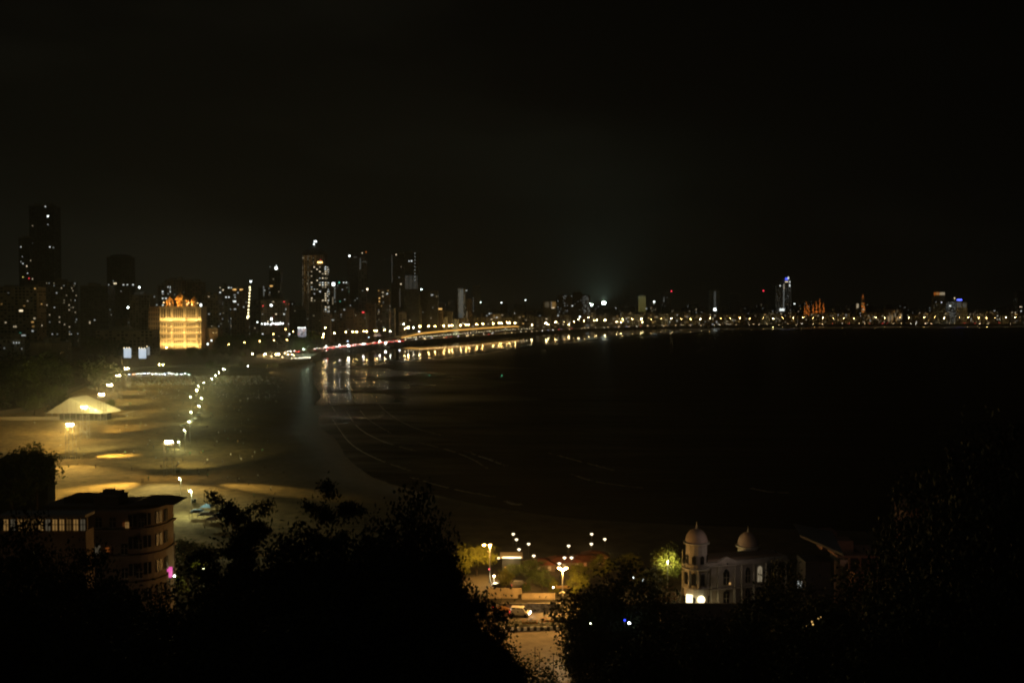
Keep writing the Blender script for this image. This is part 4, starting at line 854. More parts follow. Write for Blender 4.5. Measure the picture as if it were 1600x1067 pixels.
# left lower wing with glowing windows
m = MB(); lw = 22*s; xw = -w/2-lw/2; m.box(xw-.01, 6, -2, lw, d-6, zt+1-7*s*0); m.box(xw, 6, zt-1, lw+1, d-5, 1); m.build('wing', concrete[3], t)
for i in range(6):
    for k in range(9):
        lit_ = (k > 4 and i > 2) or (k > 4 and i < 3 and k < 7+0) or rnd.random() < .12
        m = MB(); m.box(xw-lw/2+(i+.5)*lw/6, -4.1, zt-6-k*6.4, lw/6*.5, .2, 4); m.build('window', pane('a' if (i+k) % 3 else 'y', 3) if lit_ and (i > 2 or k in (5, 6, 7)) and k > 3 else glass, t)
dom = mat('dome_tile', (.5, .36, .17), .7, .1)
for px, py0, r, hh in ((261, 473, 6.2, 7.5), (299.5, 472.5, 5.8, 8), (278, 467, 6.4, 7)):
    x = (px-282)*s; z0 = zt+1.3; zc = A(0, py0, D).z-PZ; m = MB(); R0 = r*s
    m.lathe(x, -2, [(R0*.9, z0), (R0*.9, zc-1), (R0*1.05, zc-.5), (R0, zc), (R0*.98, zc+R0*.35), (R0*.8, zc+R0*.75), (R0*.45, zc+R0*1.05), (R0*.14, zc+R0*1.3), (.25, zc+R0*1.6), (.1, zc+R0*2.2)], 16); m.build('dome', dom, t, smooth=True)
    lamp('POINT', t, (x-R0*1.3, -2-R0*1.5, zc-.5), 4200, (1, .42, .08), .4); lamp('POINT', t, (x+R0*1.3, -2-R0*1.5, zc-.5), 2600, (1, .42, .08), .4)
m = MB(); m.box(.0, 3, zt+1.3, w*.3, 10, 9); m.lathe(-4*s, 3, [(w*.2, zt+10.3), (w*.12, zt+14), (.4, zt+17)], 4, 0, .785, .785+6.283); m.build('roof', dom, t)
lamp('POINT', t, (-4*s-3, -10, zt+4), 1600, (1, .35, .06), .4)
for x in (-16, -14, 11, 12.6, 18, 27, -26): m = MB(); m.ball((x*.9, -d/2-.5, zt+rnd.uniform(3.5, 7)), .45); m.build('lamp', glow('roof_lantern', (1, .7, .3), 14), t)
GOLD = (1, .66, .22)
for x in (-w/2+18.3*s, -w/2+38.5*s, -w/2+57.3*s):
    lamp('SPOT', t, (x, -d/2-9, 4), 26000, GOLD, .3, 34, (x, -d/2-1, 34), .6); lamp('SPOT', t, (x, -d/2-5, zm+1), 6000, GOLD, .3, 40, (x, -d/2-1, zt+4), .6)
for i in range(9):
    x = -w/2+(i+.5)*w/9
    lamp('AREA', t, (x, -d/2-6, 5.0), 2300, GOLD, (w/10, .8), rot=(R(180-30), 0, 0))
    lamp('AREA', t, (x, -d/2-3.0, zm+.3), 1000, GOLD, (w/10, .5), rot=(R(180-26), 0, 0))
    lamp('AREA', t, (x, -d/2-2.4, zm-16.9), 260, GOLD, (w/10, .4), rot=(R(180-18), 0, 0))
    lamp('AREA', t, (x, -d/2-2.4, zm-8.7), 220, GOLD, (w/10, .4), rot=(R(180-18), 0, 0))
lamp('POINT', t, (w/2+12, -8, 22), 1500, (1, .5, .15), .5)
for x in (-20, 0, 20): lamp('SPOT', t, (x, -d/2-45, 24), 52000, GOLD, .5, 70, (x, 0, 34), .7)
tower('brick_annex', 'low reddish-brown annex glowing dully right of the golden hotel', 316, 340, 514, 1420, 3, .0, 'a', (1,), glassy=.3)
tower('old_block', 'long low old block behind the trees left of the golden hotel', 150, 238, 517, 1250, 1, .01, 'wc', (1, 2), bay=5, ledge=.5, lits=[(140.5, 504, 2, 4, 'c', 2), (148, 500, 2.4, 1.8, 'w', 2)])
tower('old_block', 'low pinkish beige block with plain ledges below the tallest dark tower', 47, 92, 536, 1000, 1, .0, 'wc', (1, 2), bay=6, glassy=.2, ledge=.7)
tower('shed', 'low bluish shed building at the far left edge above the trees', -10, 22, 531, 1000, 5, .04, 'w', (1,), lits=[(7, 544, 2, 3, 'w', 1), (22, 535.5, 2, 3, 'w', 2), (26, 535.5, 2, 3, 'w', 2), (30, 535.5, 1.4, 3, 'w', 2)])
# two white screens
for x0, x1, ya, yb, lab, lv in ((192.5, 204, 544, 559, 'left of the two glowing bluish-white screens above the stalls', .75), (216, 227.5, 544.5, 560, 'right of the two glowing bluish-white screens above the stalls', .8), (229, 233, 542, 555, 'narrow dim screen edge-on beside the right white screen', .25)):
    D = 1000; c = A((x0+x1)/2, 482, D); z0, z1 = A(0, yb, D).z-2.5, A(0, ya, D).z-2.5; w = (x1-x0)*M1(D)
    t = thing('screen', lab, 'screen', (c.x, D, 2.5)); m = MB(); m.box(0, 0, z0, w, .3, z1-z0); m.build('display', glow('screen%.2f' % lv, (.72, .86, 1), lv, True), t)
    m = MB(); m.box(0, .3, z0-.3, w+.5, .28, z1-z0+.6); m.bar((-w*.4, .5, 0), (-w*.4, .5, z0), .2); m.bar((w*.4, .5, 0), (w*.4, .5, z0), .2); m.build('frame', darksteel, t)
    for i in range(3 if lv > .7 else 1): m = MB(); m.ball((-w*.4+i*w*.35, -.8, z1+.5), .3); m.build('lamp', glow('screen_lamp', (1, .75, .4), 8), t)

# ---------------------------------------------------------------- beach: mist, light towers, poles
def flood_tower(px, py, by, lab, spots, w=3.2, I=900):
    g = G(px, by, 2.0); z = A(px, py, g.y).z; zb = bz(g.x, g.y); h = z-zb
    t = thing('floodlight_tower', lab, 'floodlight tower', (g.x, g.y, zb), rnd.uniform(-.2, .2), 'scaffold floodlight towers on the sand')
    for sx in (-1, 1):
        for sy in (-1, 1): m = MB(); m.bar((sx*w/2, sy*w/2, -.3), (sx*w/2*.92, sy*w/2*.92, h), .09, 5); m.build('leg', steel, t)
    m = MB()
    for k in range(1, 4):
        zz = h*k/4
        for s_ in (-1, 1): m.bar((-w/2, s_*w/2, zz), (w/2, s_*w/2, zz), .06, 4); m.bar((s_*w/2, -w/2, zz), (s_*w/2, w/2, zz), .06, 4)
        m.bar((-w/2, -w/2, zz-h/4), (w/2, -w/2, zz), .045, 4); m.bar((w/2, w/2, zz-h/4), (-w/2, w/2, zz), .045, 4)
    m.build('cross_brace', steel, t)
    m = MB(); m.box(0, 0, h-.35, w+.4, w+.4, .12); m.build('platform', darksteel, t)
    n = 5
    for i in range(n):
        x = (i-(n-1)/2)*.6; m = MB(); m.box(x, -.3, h+.45, .5, .4, .42, 0); m.box(x, -.3, h-.2, .08, .08, .65, 0); o = m.build('floodlight', darksteel, t)
        m = MB(); m.ball((x, -.6, h+.66), .19, 0, .8); m.ball((x, .08, h+.66), .17, 0, .8); m.build('lens', glow('flood_lens%d' % I, (1, .86, .5), I), o)
    t.rotation_euler = (0, 0, 0)
    for (tx, ty, P, ang, col) in spots:
        q = G(tx, ty, 1.8); lamp('SPOT', t, (0, -1.5 if q.y < g.y else 1.5, h+1.1), P*3.7, col, .35, ang, (q.x-g.x, q.y-g.y, q.z-zb), 1.0)
    lamp('POINT', t, (0, -2.4, h+1.6), 8000, (1, .64, .2), .5)
    return t
OR = (1, .62, .14); YL = (1, .80, .28); OL = (.95, .9, .45)
flood_tower(265, 692, 741, 'nearest scaffold floodlight tower, standing alone on the open sand', [(392, 757, 80000, 22, OR), (330, 765, 26000, 26, OR), (245, 800, 26000, 70, YL), (150, 765, 80000, 42, OR), (330, 715, 30000, 50, YL), (230, 690, 16000, 70, YL)])
flood_tower(111, 665, 716, 'left floodlight tower on the sand with dark stacked chairs at its foot', [(175, 712, 80000, 34, OR), (60, 700, 20000, 50, OR), (110, 745, 30000, 60, OR), (30, 670, 40000, 40, OR), (170, 690, 20000, 60, YL)])
flood_tower(133, 638, 686, 'floodlight tower standing right in front of the white marquee', [(110, 650, 22000, 50, YL), (200, 668, 60000, 36, OR), (70, 675, 26000, 50, OR)])
flood_tower(160, 618, 664, 'floodlight tower at the right end of the white marquee', [(215, 645, 26000, 50, YL), (260, 634, 90000, 16, OR), (130, 635, 14000, 70, YL), (180, 622, 6000, 90, YL)])
flood_tower(173, 603, 642, 'fourth floodlight tower back, behind the marquee roof', [(230, 622, 50000, 40, YL), (150, 625, 16000, 60, YL), (290, 610, 60000, 24, YL)], I=700)
flood_tower(186, 588, 624, 'second-farthest floodlight tower, near the crowded stalls', [(240, 606, 50000, 44, YL), (130, 610, 30000, 50, YL)], I=700)
flood_tower(199, 577, 611, 'farthest floodlight tower, at the left end of the stalls', [(250, 597, 40000, 50, YL), (320, 600, 40000, 36, YL)], I=700)
def beach_pole(px, py, by, lab, P=2600, col=GRN, r=.26, I=300, two=False, arm=.8, back=False):
    g = G(px, by, 1.8); zb = bz(g.x, g.y); z = A(px, py, g.y).z; h = z-zb
    t = thing('beach_lamp', lab, 'lamp', (g.x, g.y, zb), 0, 'white lamps on poles across the beach')
    m = MB(); m.bar((arm*.6, 0, -.3), (arm*.6, 0, h+.3), .11, 6, 0, .07); m.bar((arm*.6, 0, h+.2), (-.1, 0, h+.15), .05, 4); m.build('pole', steel, t)
    for i in range(2 if two else 1):
        m = MB(); m.box(i*1.6*arm, 0, h-.05, .6, .35, .16); m.build('lamp_housing', steel, t)
        m = MB(); m.ball((i*1.6*arm, -.05, h-.1), r, 0, .7); m.build('lamp_head', glow('pole_%s' % ('a' if col == YL else 'w'), col, I), t)
    lamp('POINT', t, (0, -.3, h-.55), P*.75, col, .25); return t
ord_ = 'nearest,second,third,fourth,fifth,sixth,seventh,eighth,ninth,tenth,eleventh,twelfth,thirteenth,fourteenth,fifteenth,sixteenth'.split(',')
BP = [(297, 766, 804, 5200), (280.5, 747, 779, 1600), (288, 671.5, 705, 4200), (279, 689.5, 700, 1400), (295.5, 658, 690, 3000), (298.5, 643.5, 660, 2600), (311, 634, 660, 3200), (315, 622, 646, 3600), (298, 619.5, 640, 2200), (310, 602.5, 626, 3000), (319, 597.5, 620, 2400), (331, 591.5, 614, 2600), (337, 586, 606, 2600), (342, 582.5, 603, 1500), (348.5, 577, 593, 5200)]
for i, (px, py, by, P) in enumerate(BP):
    beach_pole(px, py, by, '%s of the white pole lamps up the beach, counted from the camera' % ord_[i], P, two=(i == 14), r=.28 if i in (0, 7, 14) else .2)
beach_pole(307.5, 609.5, 634, 'warm yellow pole lamp in the middle of the white row', 5200, YL, .42, 420)
beach_pole(249, 569.5, 591, 'twin-headed lamp behind the bright food stalls', 5200, YL, .34, 300, True, arm=2)
t = thing('far_court_lamp', 'lone small white lamp over the dark trees right of the beach lamps', 'lamp', (*G(387.5, 590, 2).xy, 2)); m = MB(); m.bar((0, 0, 0), (0, 0, 10), .1, 5); m.build('pole', steel, t); m = MB(); m.ball((0, 0, 10.2), .32); m.build('lamp_head', glow('lone', WHT, 60), t)
# marquee
g = G(72, 657.5, 2.2); g2 = G(166, 657.5, 2.2); wd = g2.x-g.x; cx = (g.x+g2.x)/2; Dm = g.y
canvas = mat('marquee_canvas', (.55, .53, .43), .8, .08, .4)
t = thing('marquee', 'large white gabled marquee glowing under the floodlights on the left of the beach', 'tent', (cx, Dm, 2.0), 0); ev = 4.4; rg = 12.9; ax = wd*.5-(178-122)*M1(Dm); dp = 15
def gz(x): return ev+(rg-ev)*(1-(x-ax)/(wd/2-ax) if x > ax else 1-(ax-x)/(ax+wd/2))
n = 14
for i in range(n):
    a, b_ = -wd/2+wd*i/n+.06, -wd/2+wd*(i+1)/n-.06; m = MB()
    zz = [gz(a), gz(b_)]; 
    if a < ax < b_: m.v += [(a, 0, ev), (b_, 0, ev), (b_, 0, zz[1]), (ax, 0, rg), (a, 0, zz[0])]; m.f.append((0, 1, 2, 3, 4)); m.m.append(0)
    else: m.quad((a, 0, ev), (b_, 0, ev), (b_, 0, max(zz[1], ev+.1)), (a, 0, max(zz[0], ev+.1)))
    m.build('fabric_panel', canvas, t)
sh = 3
for i in range(6):
    for (xa, za, xb, zb_) in ((-wd/2, ev, ax, rg), (ax, rg, wd/2, ev)):
        y0, y1 = .1+dp*i/6, dp*(i+1)/6-.1; s0, s1 = sh*y0/dp, sh*y1/dp; m = MB(); m.quad((xa+s0, y0, za+.05), (xb+s0, y0, zb_+.05), (xb+s1, y1, zb_+.05), (xa+s1, y1, za+.05)); m.build('roof_panel', canvas, t)
for i in range(11): m = MB(); x = -wd/2+wd*i/10; m.bar((x, 0, -.3), (x, 0, ev), .12, 6); m.build('post', steel, t)
m = MB(); m.box(2, dp/2, 0, wd-8, dp-6, ev-.6); m.build('interior_shade_block', mat('shade_black', (.03, .028, .02), .9), t)  # near-black block painted in for the shade inside the open marquee
m = MB()
for i in range(45): x = -wd/2+wd*i/44; m.bar((x, -2, 0), (x, -2, 1.9), .035, 4)
for z in (.3, 1.1, 1.85): m.bar((-wd/2, -2, z), (wd/2, -2, z), .03, 4)
m.build('fence', steel, t)
lamp('POINT', t, (wd*.34, -3, 7), 2600, YL, .3)
lamp('AREA', t, (wd*.1, 6, 4), 1300, YL, (20, 8), rot=(math.pi, 0, 0))
g = G(192, 651, 2.2); t = thing('canvas_awning', 'pale canvas awning lying bright beside the right end of the marquee', 'awning', (g.x, g.y, 2)); m = MB(); m.quad((-5, -2, 1.2), (5.5, 0, 3.0), (6, 5, 3.2), (-4.5, 4, 1.4)); m.build('canvas', canvas, t); posts('post', [((x, y, 0), (x, y, z)) for x, y, z in ((-5, -2, 1.2), (5.5, 0, 3), (6, 5, 3.2), (-4.5, 4, 1.4))], .06, steel, t)
g = G(30, 657, 2.0); t = thing('beach_wall', 'long low boundary wall left of the marquee', 'wall', (g.x, g.y, 1.6)); m = MB(); [m.box(-28+4*i, rnd.uniform(-.02, .02), 0, 3.96, .3, 2.5) for i in range(15)]; m.build('wall_panel', concrete[1], t, 'stuff')
# stacked chairs, bins, stalls on the sand
t = thing('chair_stack', 'dark row of stacked chairs at the foot of the left floodlight tower', 'chair stack', (*G(108, 718, 2).xy, 1.9)); m = MB()
for i in range(9): 
    for k in range(4): m.box(-4+i, 0, .3+k*.12, .5, .5, .05, 0); m.box(-4+i, .24, .35+k*.12, .5, .05, .5, 0)
m.build('chairs', darksteel, t, 'stuff')
for (px, py, lab) in ((278, 735, 'dark square bin beside the foot of the nearest tower'), (303, 782, 'dark bin behind the nearest pole lamp')):
    g = G(px, py, 1.9); t = thing('beach_bin', lab, 'bin', (g.x, g.y, bz(g.x, g.y))); m = MB(); m.box(0, 0, 0, 1.3, 1.1, 1.2, 0, .2, 1.08); m.build('bin_body', rubber, t); m = MB(); m.box(0, 0, 1.2, 1.5, 1.3, .1, 0, .2); m.build('lid', darksteel, t)
# kiosks / umbrellas under poles
for px, py, col in [(299, 661, 'pale'), (304, 657, 'pale'), (308, 652, 'blue-grey'), (292, 664, 'pale'), (286, 668, 'dark'), (311, 648, 'pale')]:
    g = G(px, py, 2); t = thing('market_umbrella', '%s umbrella in the little cluster below the pole lamps mid-beach' % col, 'umbrella', (g.x, g.y, bz(g.x, g.y)), 0, 'umbrellas below the pole lamps'); m = MB(); m.lathe(0, 0, [(1.6, 1.9), (.8, 2.35), (.05, 2.6)], 8); m.build('canopy', {'pale': concrete[5], 'blue-grey': mat('cloth_bluegrey', (.25, .32, .36)), 'dark': rubber}[col], t); m = MB(); m.bar((0, 0, -.2), (0, 0, 2.6), .03); m.build('pole', steel, t)
# food stalls
cloth = {'blue': (.05, .14, .5), 'white': (.6, .6, .58), 'red': (.45, .08, .04), 'yellow': (.55, .4, .08), 'green': (.1, .35, .2)}
px = 203.0; k = 0
while px < 296:
    cc = rnd.choice(['white', 'white', 'blue', 'red', 'yellow']) if px < 250 else rnd.choice(['blue', 'blue', 'white', 'green'])
    g = G(px, 588.5+rnd.uniform(-1.4, 1), 2.2); g.z = bz(g.x, g.y)
    t = thing('food_stall', 'lit food stall with a %s canopy, %s' % (cc, 'left part of the stall row' if px < 235 else 'middle of the stall row' if px < 268 else 'right part of the stall row'), 'stall', g, rnd.uniform(-.15, .15), 'food stalls at the back of the beach')
    m = MB(); m.box(0, 0, 2.7, 3.4, 3, .15); m.lathe(0, 0, [(2.3, 2.85), (1.2, 3.4), (.1, 3.7)], 4, 0, .785, 7.068); m.build('canopy', mat('cloth_'+cc, cloth[cc], .8), t)
    posts('post', [((sx*1.6, sy*1.4, -.2), (sx*1.6, sy*1.4, 2.7)) for sx in (-1, 1) for sy in (-1, 1)], .05, steel, t)
    m = MB(); m.box(0, -1.1, 0, 3, .6, 1.05); m.build('counter', mat('cloth_'+cc, cloth[cc]), t)
    m = MB(); m.box(0, -1.62, 2.25, 2.8, .08, .5); m.build('sign_panel', glow('stall_sign_'+cc, {'blue': (.25, .5, 1), 'white': (.9, 1, .95), 'red': (1, .4, .15), 'yellow': (1, .8, .4), 'green': (.4, 1, .7)}[cc], .8), t)
    for x in (-1, .4, 1.3):
        if rnd.random() < .5: m = MB(); m.ball((x, -1.5, rnd.uniform(1.7, 3.2)), .16); m.build('bulb', glow('stall_bulb', (.93, 1, .92), 22), t)
    lamp('POINT', t, (0, -1.9, 2.3), 240, (.95, 1, .9) if cc != 'red' else (1, .5, .2), .2)
    px += rnd.uniform(5.2, 7); k += 1
# ---------------------------------------------------------------- waterside club
D = 1180; c = A(440, 482, D); t = thing('waterside_club', 'low waterside club with amber-lit terraces and roofs on the far beach', 'pavilion', (c.x, D, 0)); X = lambda px: (px-440)*M1(D); Z = lambda py: A(0, py, D).z
m = MB(); m.box(X(447), 14, -2, X(478)-X(412), 30, Z(566)+3.5); m.build('deck', concrete[2], t)
m = MB(); m.box(X(404), 30, 0, X(415)-X(392), 14, Z(556)); m.build('terrace_wall', concrete[2], t)
for a, b_, y, dd in ((412, 426, 550, 14), (428, 446, 549.5, 8), (443, 460, 552, 12), (396, 412, 553.5, 26)):
    m = MB(); m.box(X((a+b_)/2), dd, Z(y+1.5), X(b_)-X(a), 9, .4); m.build('roof', concrete[1], t)
    for k in range(4): m = MB(); x = X(a)+(X(b_)-X(a))*k/3; m.bar((x, dd-4, 1), (x, dd-4, Z(y+1.5)), .15); m.build('post', steel, t)
    lamp('POINT', t, (X((a+b_)/2), dd-3, Z(y+3)), 2600, (1, .66, .25), .3)
for px, py, r, I in [(393, 553, .9, 60), (413, 553.5, 1.1, 90), (430, 554, .9, 60), (434, 553.5, 1.1, 80), (444, 552, .6, 30), (449, 554, .6, 40), (455, 554, .6, 40), (458, 555.5, .5, 30), (423, 557, .5, 20), (440, 558, .5, 20)]:
    m = MB(); m.ball((X(px), 2, Z(py)), r*.8); m.build('terrace_lamp', glow('club%d' % I, (1, .74, .35), I), t)
for k in range(22): m = MB(); px = 417+k*3.2; m.ball((X(px), -1.6, Z(562.4-.19*k+rnd.uniform(-.6, .6))), .34); m.build('string_lamp', glow('club_string', (1, .9, .65), 22), t)
m = MB(); [m.box(X(417+3.2*k), -1.5, .2, .2, .2, Z(562)-.2) for k in range(22)]; m.build('rail', steel, t, 'stuff')
lamp('POINT', t, (X(425), -6, 6), 2500, (1, .62, .2), .3); lamp('POINT', t, (X(440), -6, 6), 1800, (1, .62, .2), .3)
g = G(417, 576.5, 2); q = G(445, 582, 2); t = thing('path_lamp', 'amber lamp lighting a strip of sand below the waterside club', 'lamp', (g.x, g.y, 1.5)); m = MB(); m.bar((0, 0, 0), (0, 0, 4), .1); m.build('pole', steel, t); m = MB(); m.ball((0, 0, 4.1), .25); m.build('lamp_head', glow('path', AMB, 25), t); lamp('SPOT', t, (0, -.5, 4), 26000, AMB, .2, 26, (q.x-g.x, q.y-g.y, 0), .5)
# line of floats with green lamps
g = G(548, 588.5, 0); g2 = G(800, 590.5, 0); t = thing('float_line', 'thin dark line of floats stretched across the water', 'float line', (g.x, g.y, 0)); m = MB(); n = 60
for i in range(n): a = (g2-g)*(i/n); m.box(a.x, a.y, -.1, (g2-g).length/n*.9, .5, .45, 0, math.atan2(g2.y-g.y, g2.x-g.x))
m.build('float', rubber, t, 'stuff')
for px, py, lab in ((671, 588.5, 'small buoy with a green lamp, nearer the reflections'), (784, 589, 'small buoy with a faint green lamp, out in the dark water')):
    g = G(px, py, 0); t = thing('buoy', lab, 'buoy', (g.x, g.y, 0)); m = MB(); m.lathe(0, 0, [(.1, -.3), (.5, 0), (.5, .4), (.15, .7), (.1, 1.2)], 8); m.build('float', paint[3], t); m = MB(); m.ball((0, 0, 1.35), .25); m.build('lamp', glow('buoy_lamp', (.1, 1, .55), 5 if px < 700 else 3), t)

# ---------------------------------------------------------------- people
cl = [mat('cloth_white', (.85, .85, .8)), mat('cloth_pale_blue', (.3, .38, .45)), mat('cloth_dark', (.05, .05, .06)), mat('cloth_maroon', (.06, .015, .015)), mat('cloth_ochre', (.4, .28, .1)), mat('cloth_green', (.02, .05, .03))]
skin = mat('skin_brown', (.24, .13, .08), .6, .05); hair = mat('hair_black', (.01, .01, .01), .5, .05); trou = [mat('trousers_dark', (.04, .04, .05)), mat('trousers_tan', (.06, .05, .04))]
def person_mesh(pose, top, bot, sub=1):
    P = {'stand': dict(lk=(.1, .02, .48), lf=(.11, 0, .06), rk=(-.1, .02, .48), rf=(-.11, 0, .06), le=(.26, .03, 1.12), lh=(.27, .1, .86), re=(-.26, .03, 1.12), rh=(-.27, .1, .86)),
         'walk': dict(lk=(.09, .2, .5), lf=(.09, .22, .08), rk=(-.09, -.08, .48), rf=(-.09, -.32, .12), le=(.24, -.14, 1.14), lh=(.24, -.04, .9), re=(-.24, .12, 1.14), rh=(-.24, .3, .98)),
         'carry': dict(lk=(.1, .1, .49), lf=(.1, .04, .06), rk=(-.1, -.04, .48), rf=(-.1, -.16, .08), le=(.25, .05, 1.12), lh=(.12, .3, 1.1), re=(-.25, .05, 1.12), rh=(-.12, .3, 1.1)),
         'sit': dict(lk=(.16, .42, .42), lf=(.16, .62, .06), rk=(-.16, .42, .42), rf=(-.16, .62, .06), le=(.26, .1, .5), lh=(.16, .36, .42), re=(-.26, .1, .5), rh=(-.16, .36, .42))}[pose]
    o = -.66 if pose == 'sit' else 0
    vs = [(0, 0, .92+o), (0, -.01, 1.15+o), (0, 0, 1.38+o), (0, .01, 1.5+o), (0, .03, 1.62+o), (0, .02, 1.72+o),
          (.1, 0, .88+o), P['lk'], P['lf'], (P['lf'][0], P['lf'][1]+.2, .03), (-.1, 0, .88+o), P['rk'], P['rf'], (P['rf'][0], P['rf'][1]+.2, .03),
          (.19, 0, 1.38+o), P['le'], P['lh'], (-.19, 0, 1.38+o), P['re'], P['rh']]
    es = [(0, 1), (1, 2), (2, 3), (3, 4), (4, 5), (0, 6), (6, 7), (7, 8), (8, 9), (0, 10), (10, 11), (11, 12), (12, 13), (2, 14), (14, 15), (15, 16), (2, 17), (17, 18), (18, 19)]
    rr = [.15, .13, .15, .06, .1, .085, .095, .065, .045, .035, .095, .065, .045, .035, .065, .045, .035, .065, .045, .035]
    me = bpy.data.meshes.new('person_body'); me.from_pydata(vs, es, []); ob = bpy.data.objects.new('tmp', me); COL.objects.link(ob)
    md = ob.modifiers.new('s', 'SKIN')
    for v, r in zip(me.skin_vertices[0].data, rr): v.radius = (r, r*.8)
    me.skin_vertices[0].data[0].use_root = True
    ob.modifiers.new('b', 'SUBSURF').levels = sub
    dg = bpy.context.evaluated_depsgraph_get(); m2 = bpy.data.meshes.new_from_object(ob.evaluated_get(dg)); bpy.data.objects.remove(ob)
    m2.materials.clear()
    for q in (cl[top], trou[bot], skin, hair): m2.materials.append(q)
    for p in m2.polygons:
        x, y, z = p.center; z2 = z-o
        p.material_index = 3 if (z2 > 1.68 or (z2 > 1.56 and y < .0 and abs(x) < .12)) else 2 if (z2 > 1.46 or (abs(x) > .2 and z2 < 1.0 and pose != 'sit')) else 0 if z2 > .92 else 1
    return m2
PM = [(ps, a, person_mesh(ps, a, (i+a) % 2)) for i, ps in enumerate(('stand', 'walk', 'carry', 'sit')) for a in range(6)]
TOPN = ['white', 'pale blue', 'black', 'maroon', 'ochre', 'green']; POSN = {'stand': 'standing', 'walk': 'walking', 'carry': 'hands in front', 'sit': 'sitting'}
def zone(px, py):
    if py > 735: return 'near sand below nearest tower'
    if py > 690: return 'sand %s' % ('between two nearest towers' if px < 250 else 'right of nearest tower')
    if py > 650: return 'sand %s' % ('in front of the marquee' if px < 220 else 'by the umbrellas' if px < 330 else 'toward the dark water edge')
    if py > 625: return 'mid beach %s' % ('right of the marquee' if px < 290 else 'right of the white pole lamps')
    return 'crowd front %s' % ('left of the pole lamps' if px < 310 else 'right of the pole lamps')
spots_ = [(221, 753), (223.5, 753), (232, 749), (355.5, 746), (371, 747), (373.5, 748), (389, 753), (257, 787), (262, 787), (194, 709), (196, 709), (209, 708), (183, 705), (125, 703), (94.5, 700), (95, 679), (54, 665), (149.5, 731), (206, 733), (297, 709), (314, 706), (317, 706), (320, 722), (278, 724), (325, 734), (339, 690), (356, 685), (309, 695), (255, 641), (258, 641), (263, 641), (122, 726), (423, 762), (443, 734), (414, 726), (380, 692), (376, 674), (398, 706), (269, 804), (397, 774), (348, 720), (131, 713), (388, 654), (354, 650)]
while len(spots_) < 130:
    py = rnd.uniform(628, 745)**1; px = rnd.gauss(290, 75)
    if py > 690 and rnd.random() < .6: continue
    if px < 180 and py < 665: continue
    if px > 455-(py-600)*.2 or px < 20: continue
    spots_.append((px, py))
while len(spots_) < 296:
    px, py = rnd.uniform(205, 440), rnd.uniform(600, 628); spots_.append((px, py))
for px, py in spots_:
    ps, a, me = PM[rnd.choices(range(24), [3 if q[0] != 'sit' else 2 for q in PM])[0]]
    if py > 735: ps, a, me = next(q for q in rnd.sample(PM, 24) if q[0] != 'sit')
    if rnd.random() < .8 and ps != 'sit': a = rnd.choice((2, 2, 3, 5, 0, 0)); me = next(q[2] for q in PM if q[0] == ps and q[1] == a)
    g = G(px, py, 1.9); o = link('person', me, None, (g.x, g.y, bz(g.x, g.y)), rnd.uniform(0, 6.28))
    tag(o, 'person in %s top %s, %s' % (TOPN[a], POSN[ps], zone(px, py)), 'person', 'people on the beach')
VV, FF, MM = [], [], []; off = 0
base = [(np.array([v.co for v in q[2].vertices]), [tuple(p.vertices) for p in q[2].polygons], [p.material_index for p in q[2].polygons], q[1]) for q in [(ps, a, person_mesh(ps, a, a % 2, 0)) for ps in ('stand', 'walk') for a in range(6)]]
for k in range(1900):
    px = rnd.uniform(196, 300) if k % 2 else rnd.uniform(255, 450); py = 589+rnd.random()**1.4*14+(max(0, 300-px)*0)
    if px > 380 and rnd.random() < (px-380)/90: continue
    g = G(px, py, 2.1); v, f, mi, a = base[rnd.choice((0, 0, 0, 1, 2, 3, 4, 6, 6, 6, 7, 8, 10, 11))]; th = rnd.uniform(0, 6.28); q = np.array([[math.cos(th), -math.sin(th), 0], [math.sin(th), math.cos(th), 0], [0, 0, 1]])
    VV.append(v@q.T+np.array([g.x, g.y, 2.0])); FF += [tuple(i+off for i in p) for p in f]; MM += [(a if m_ == 0 else 5+m_) for m_ in mi]; off += len(v)
for k in range(120):  # small glowing specks scattered over the crowd
    px = rnd.uniform(215, 300) if k % 4 == 0 else rnd.gauss(375, 45); py = rnd.uniform(588, 622)
    if not 205 < px < 460: continue
    g = G(px, py, 3.3); b_ = rnd.uniform(.04, .075); VV.append(np.array([(g.x+i*b_, g.y, 3.3+j*b_) for i, j in ((-1, -1), (1, -1), (1, 1), (-1, 1))])); FF.append((off, off+1, off+2, off+3)); MM.append(9); off += 4
me = bpy.data.meshes.new('crowd'); me.from_pydata(np.concatenate(VV).tolist(), [], FF)
for q in cl+[trou[0], skin, hair, glow('pale_speck', (1, .95, .7), 6)]: me.materials.append(q)
me.polygons.foreach_set('material_index', MM); o = link('crowd', me); o['kind'] = 'stuff'; tag(o, 'dense crowd of people in front of the bright food stalls', 'crowd')
# ---------------------------------------------------------------- trees behind the beach and among the town
FR = 'dark trees behind the beach'
def belt(n, x0, x1, ytf, d0, d1, where_, keys=('far1', 'far2', 'far3')):
    for _ in range(n):
        px = rnd.uniform(x0, x1); D = rnd.uniform(d0, d1); yt = ytf(px)+rnd.uniform(0, 8); q = A(px, yt, D); z0 = PZ if D > 1000 or q.x < -420 else 2.2
        if q.z-z0 < 5: continue
        k = rnd.choice(keys); top = min(q.z, z0+24)
        tree(k, q.x, D, z0, top, '%s %s, %s' % ('short' if top-z0 < 9 else 'middling' if top-z0 < 14 else 'tall' if top-z0 < 19 else 'very tall', {'far1': 'dark rounded tree', 'far2': 'broad dark tree', 'far3': 'narrow dark tree', 'palm1': 'leaning palm', 'palm2': 'slim palm'}[k], where_+(', left part', ', centre', ', right part')[min(2, int(3*(px-x0)/(x1-x0)))]), FR)
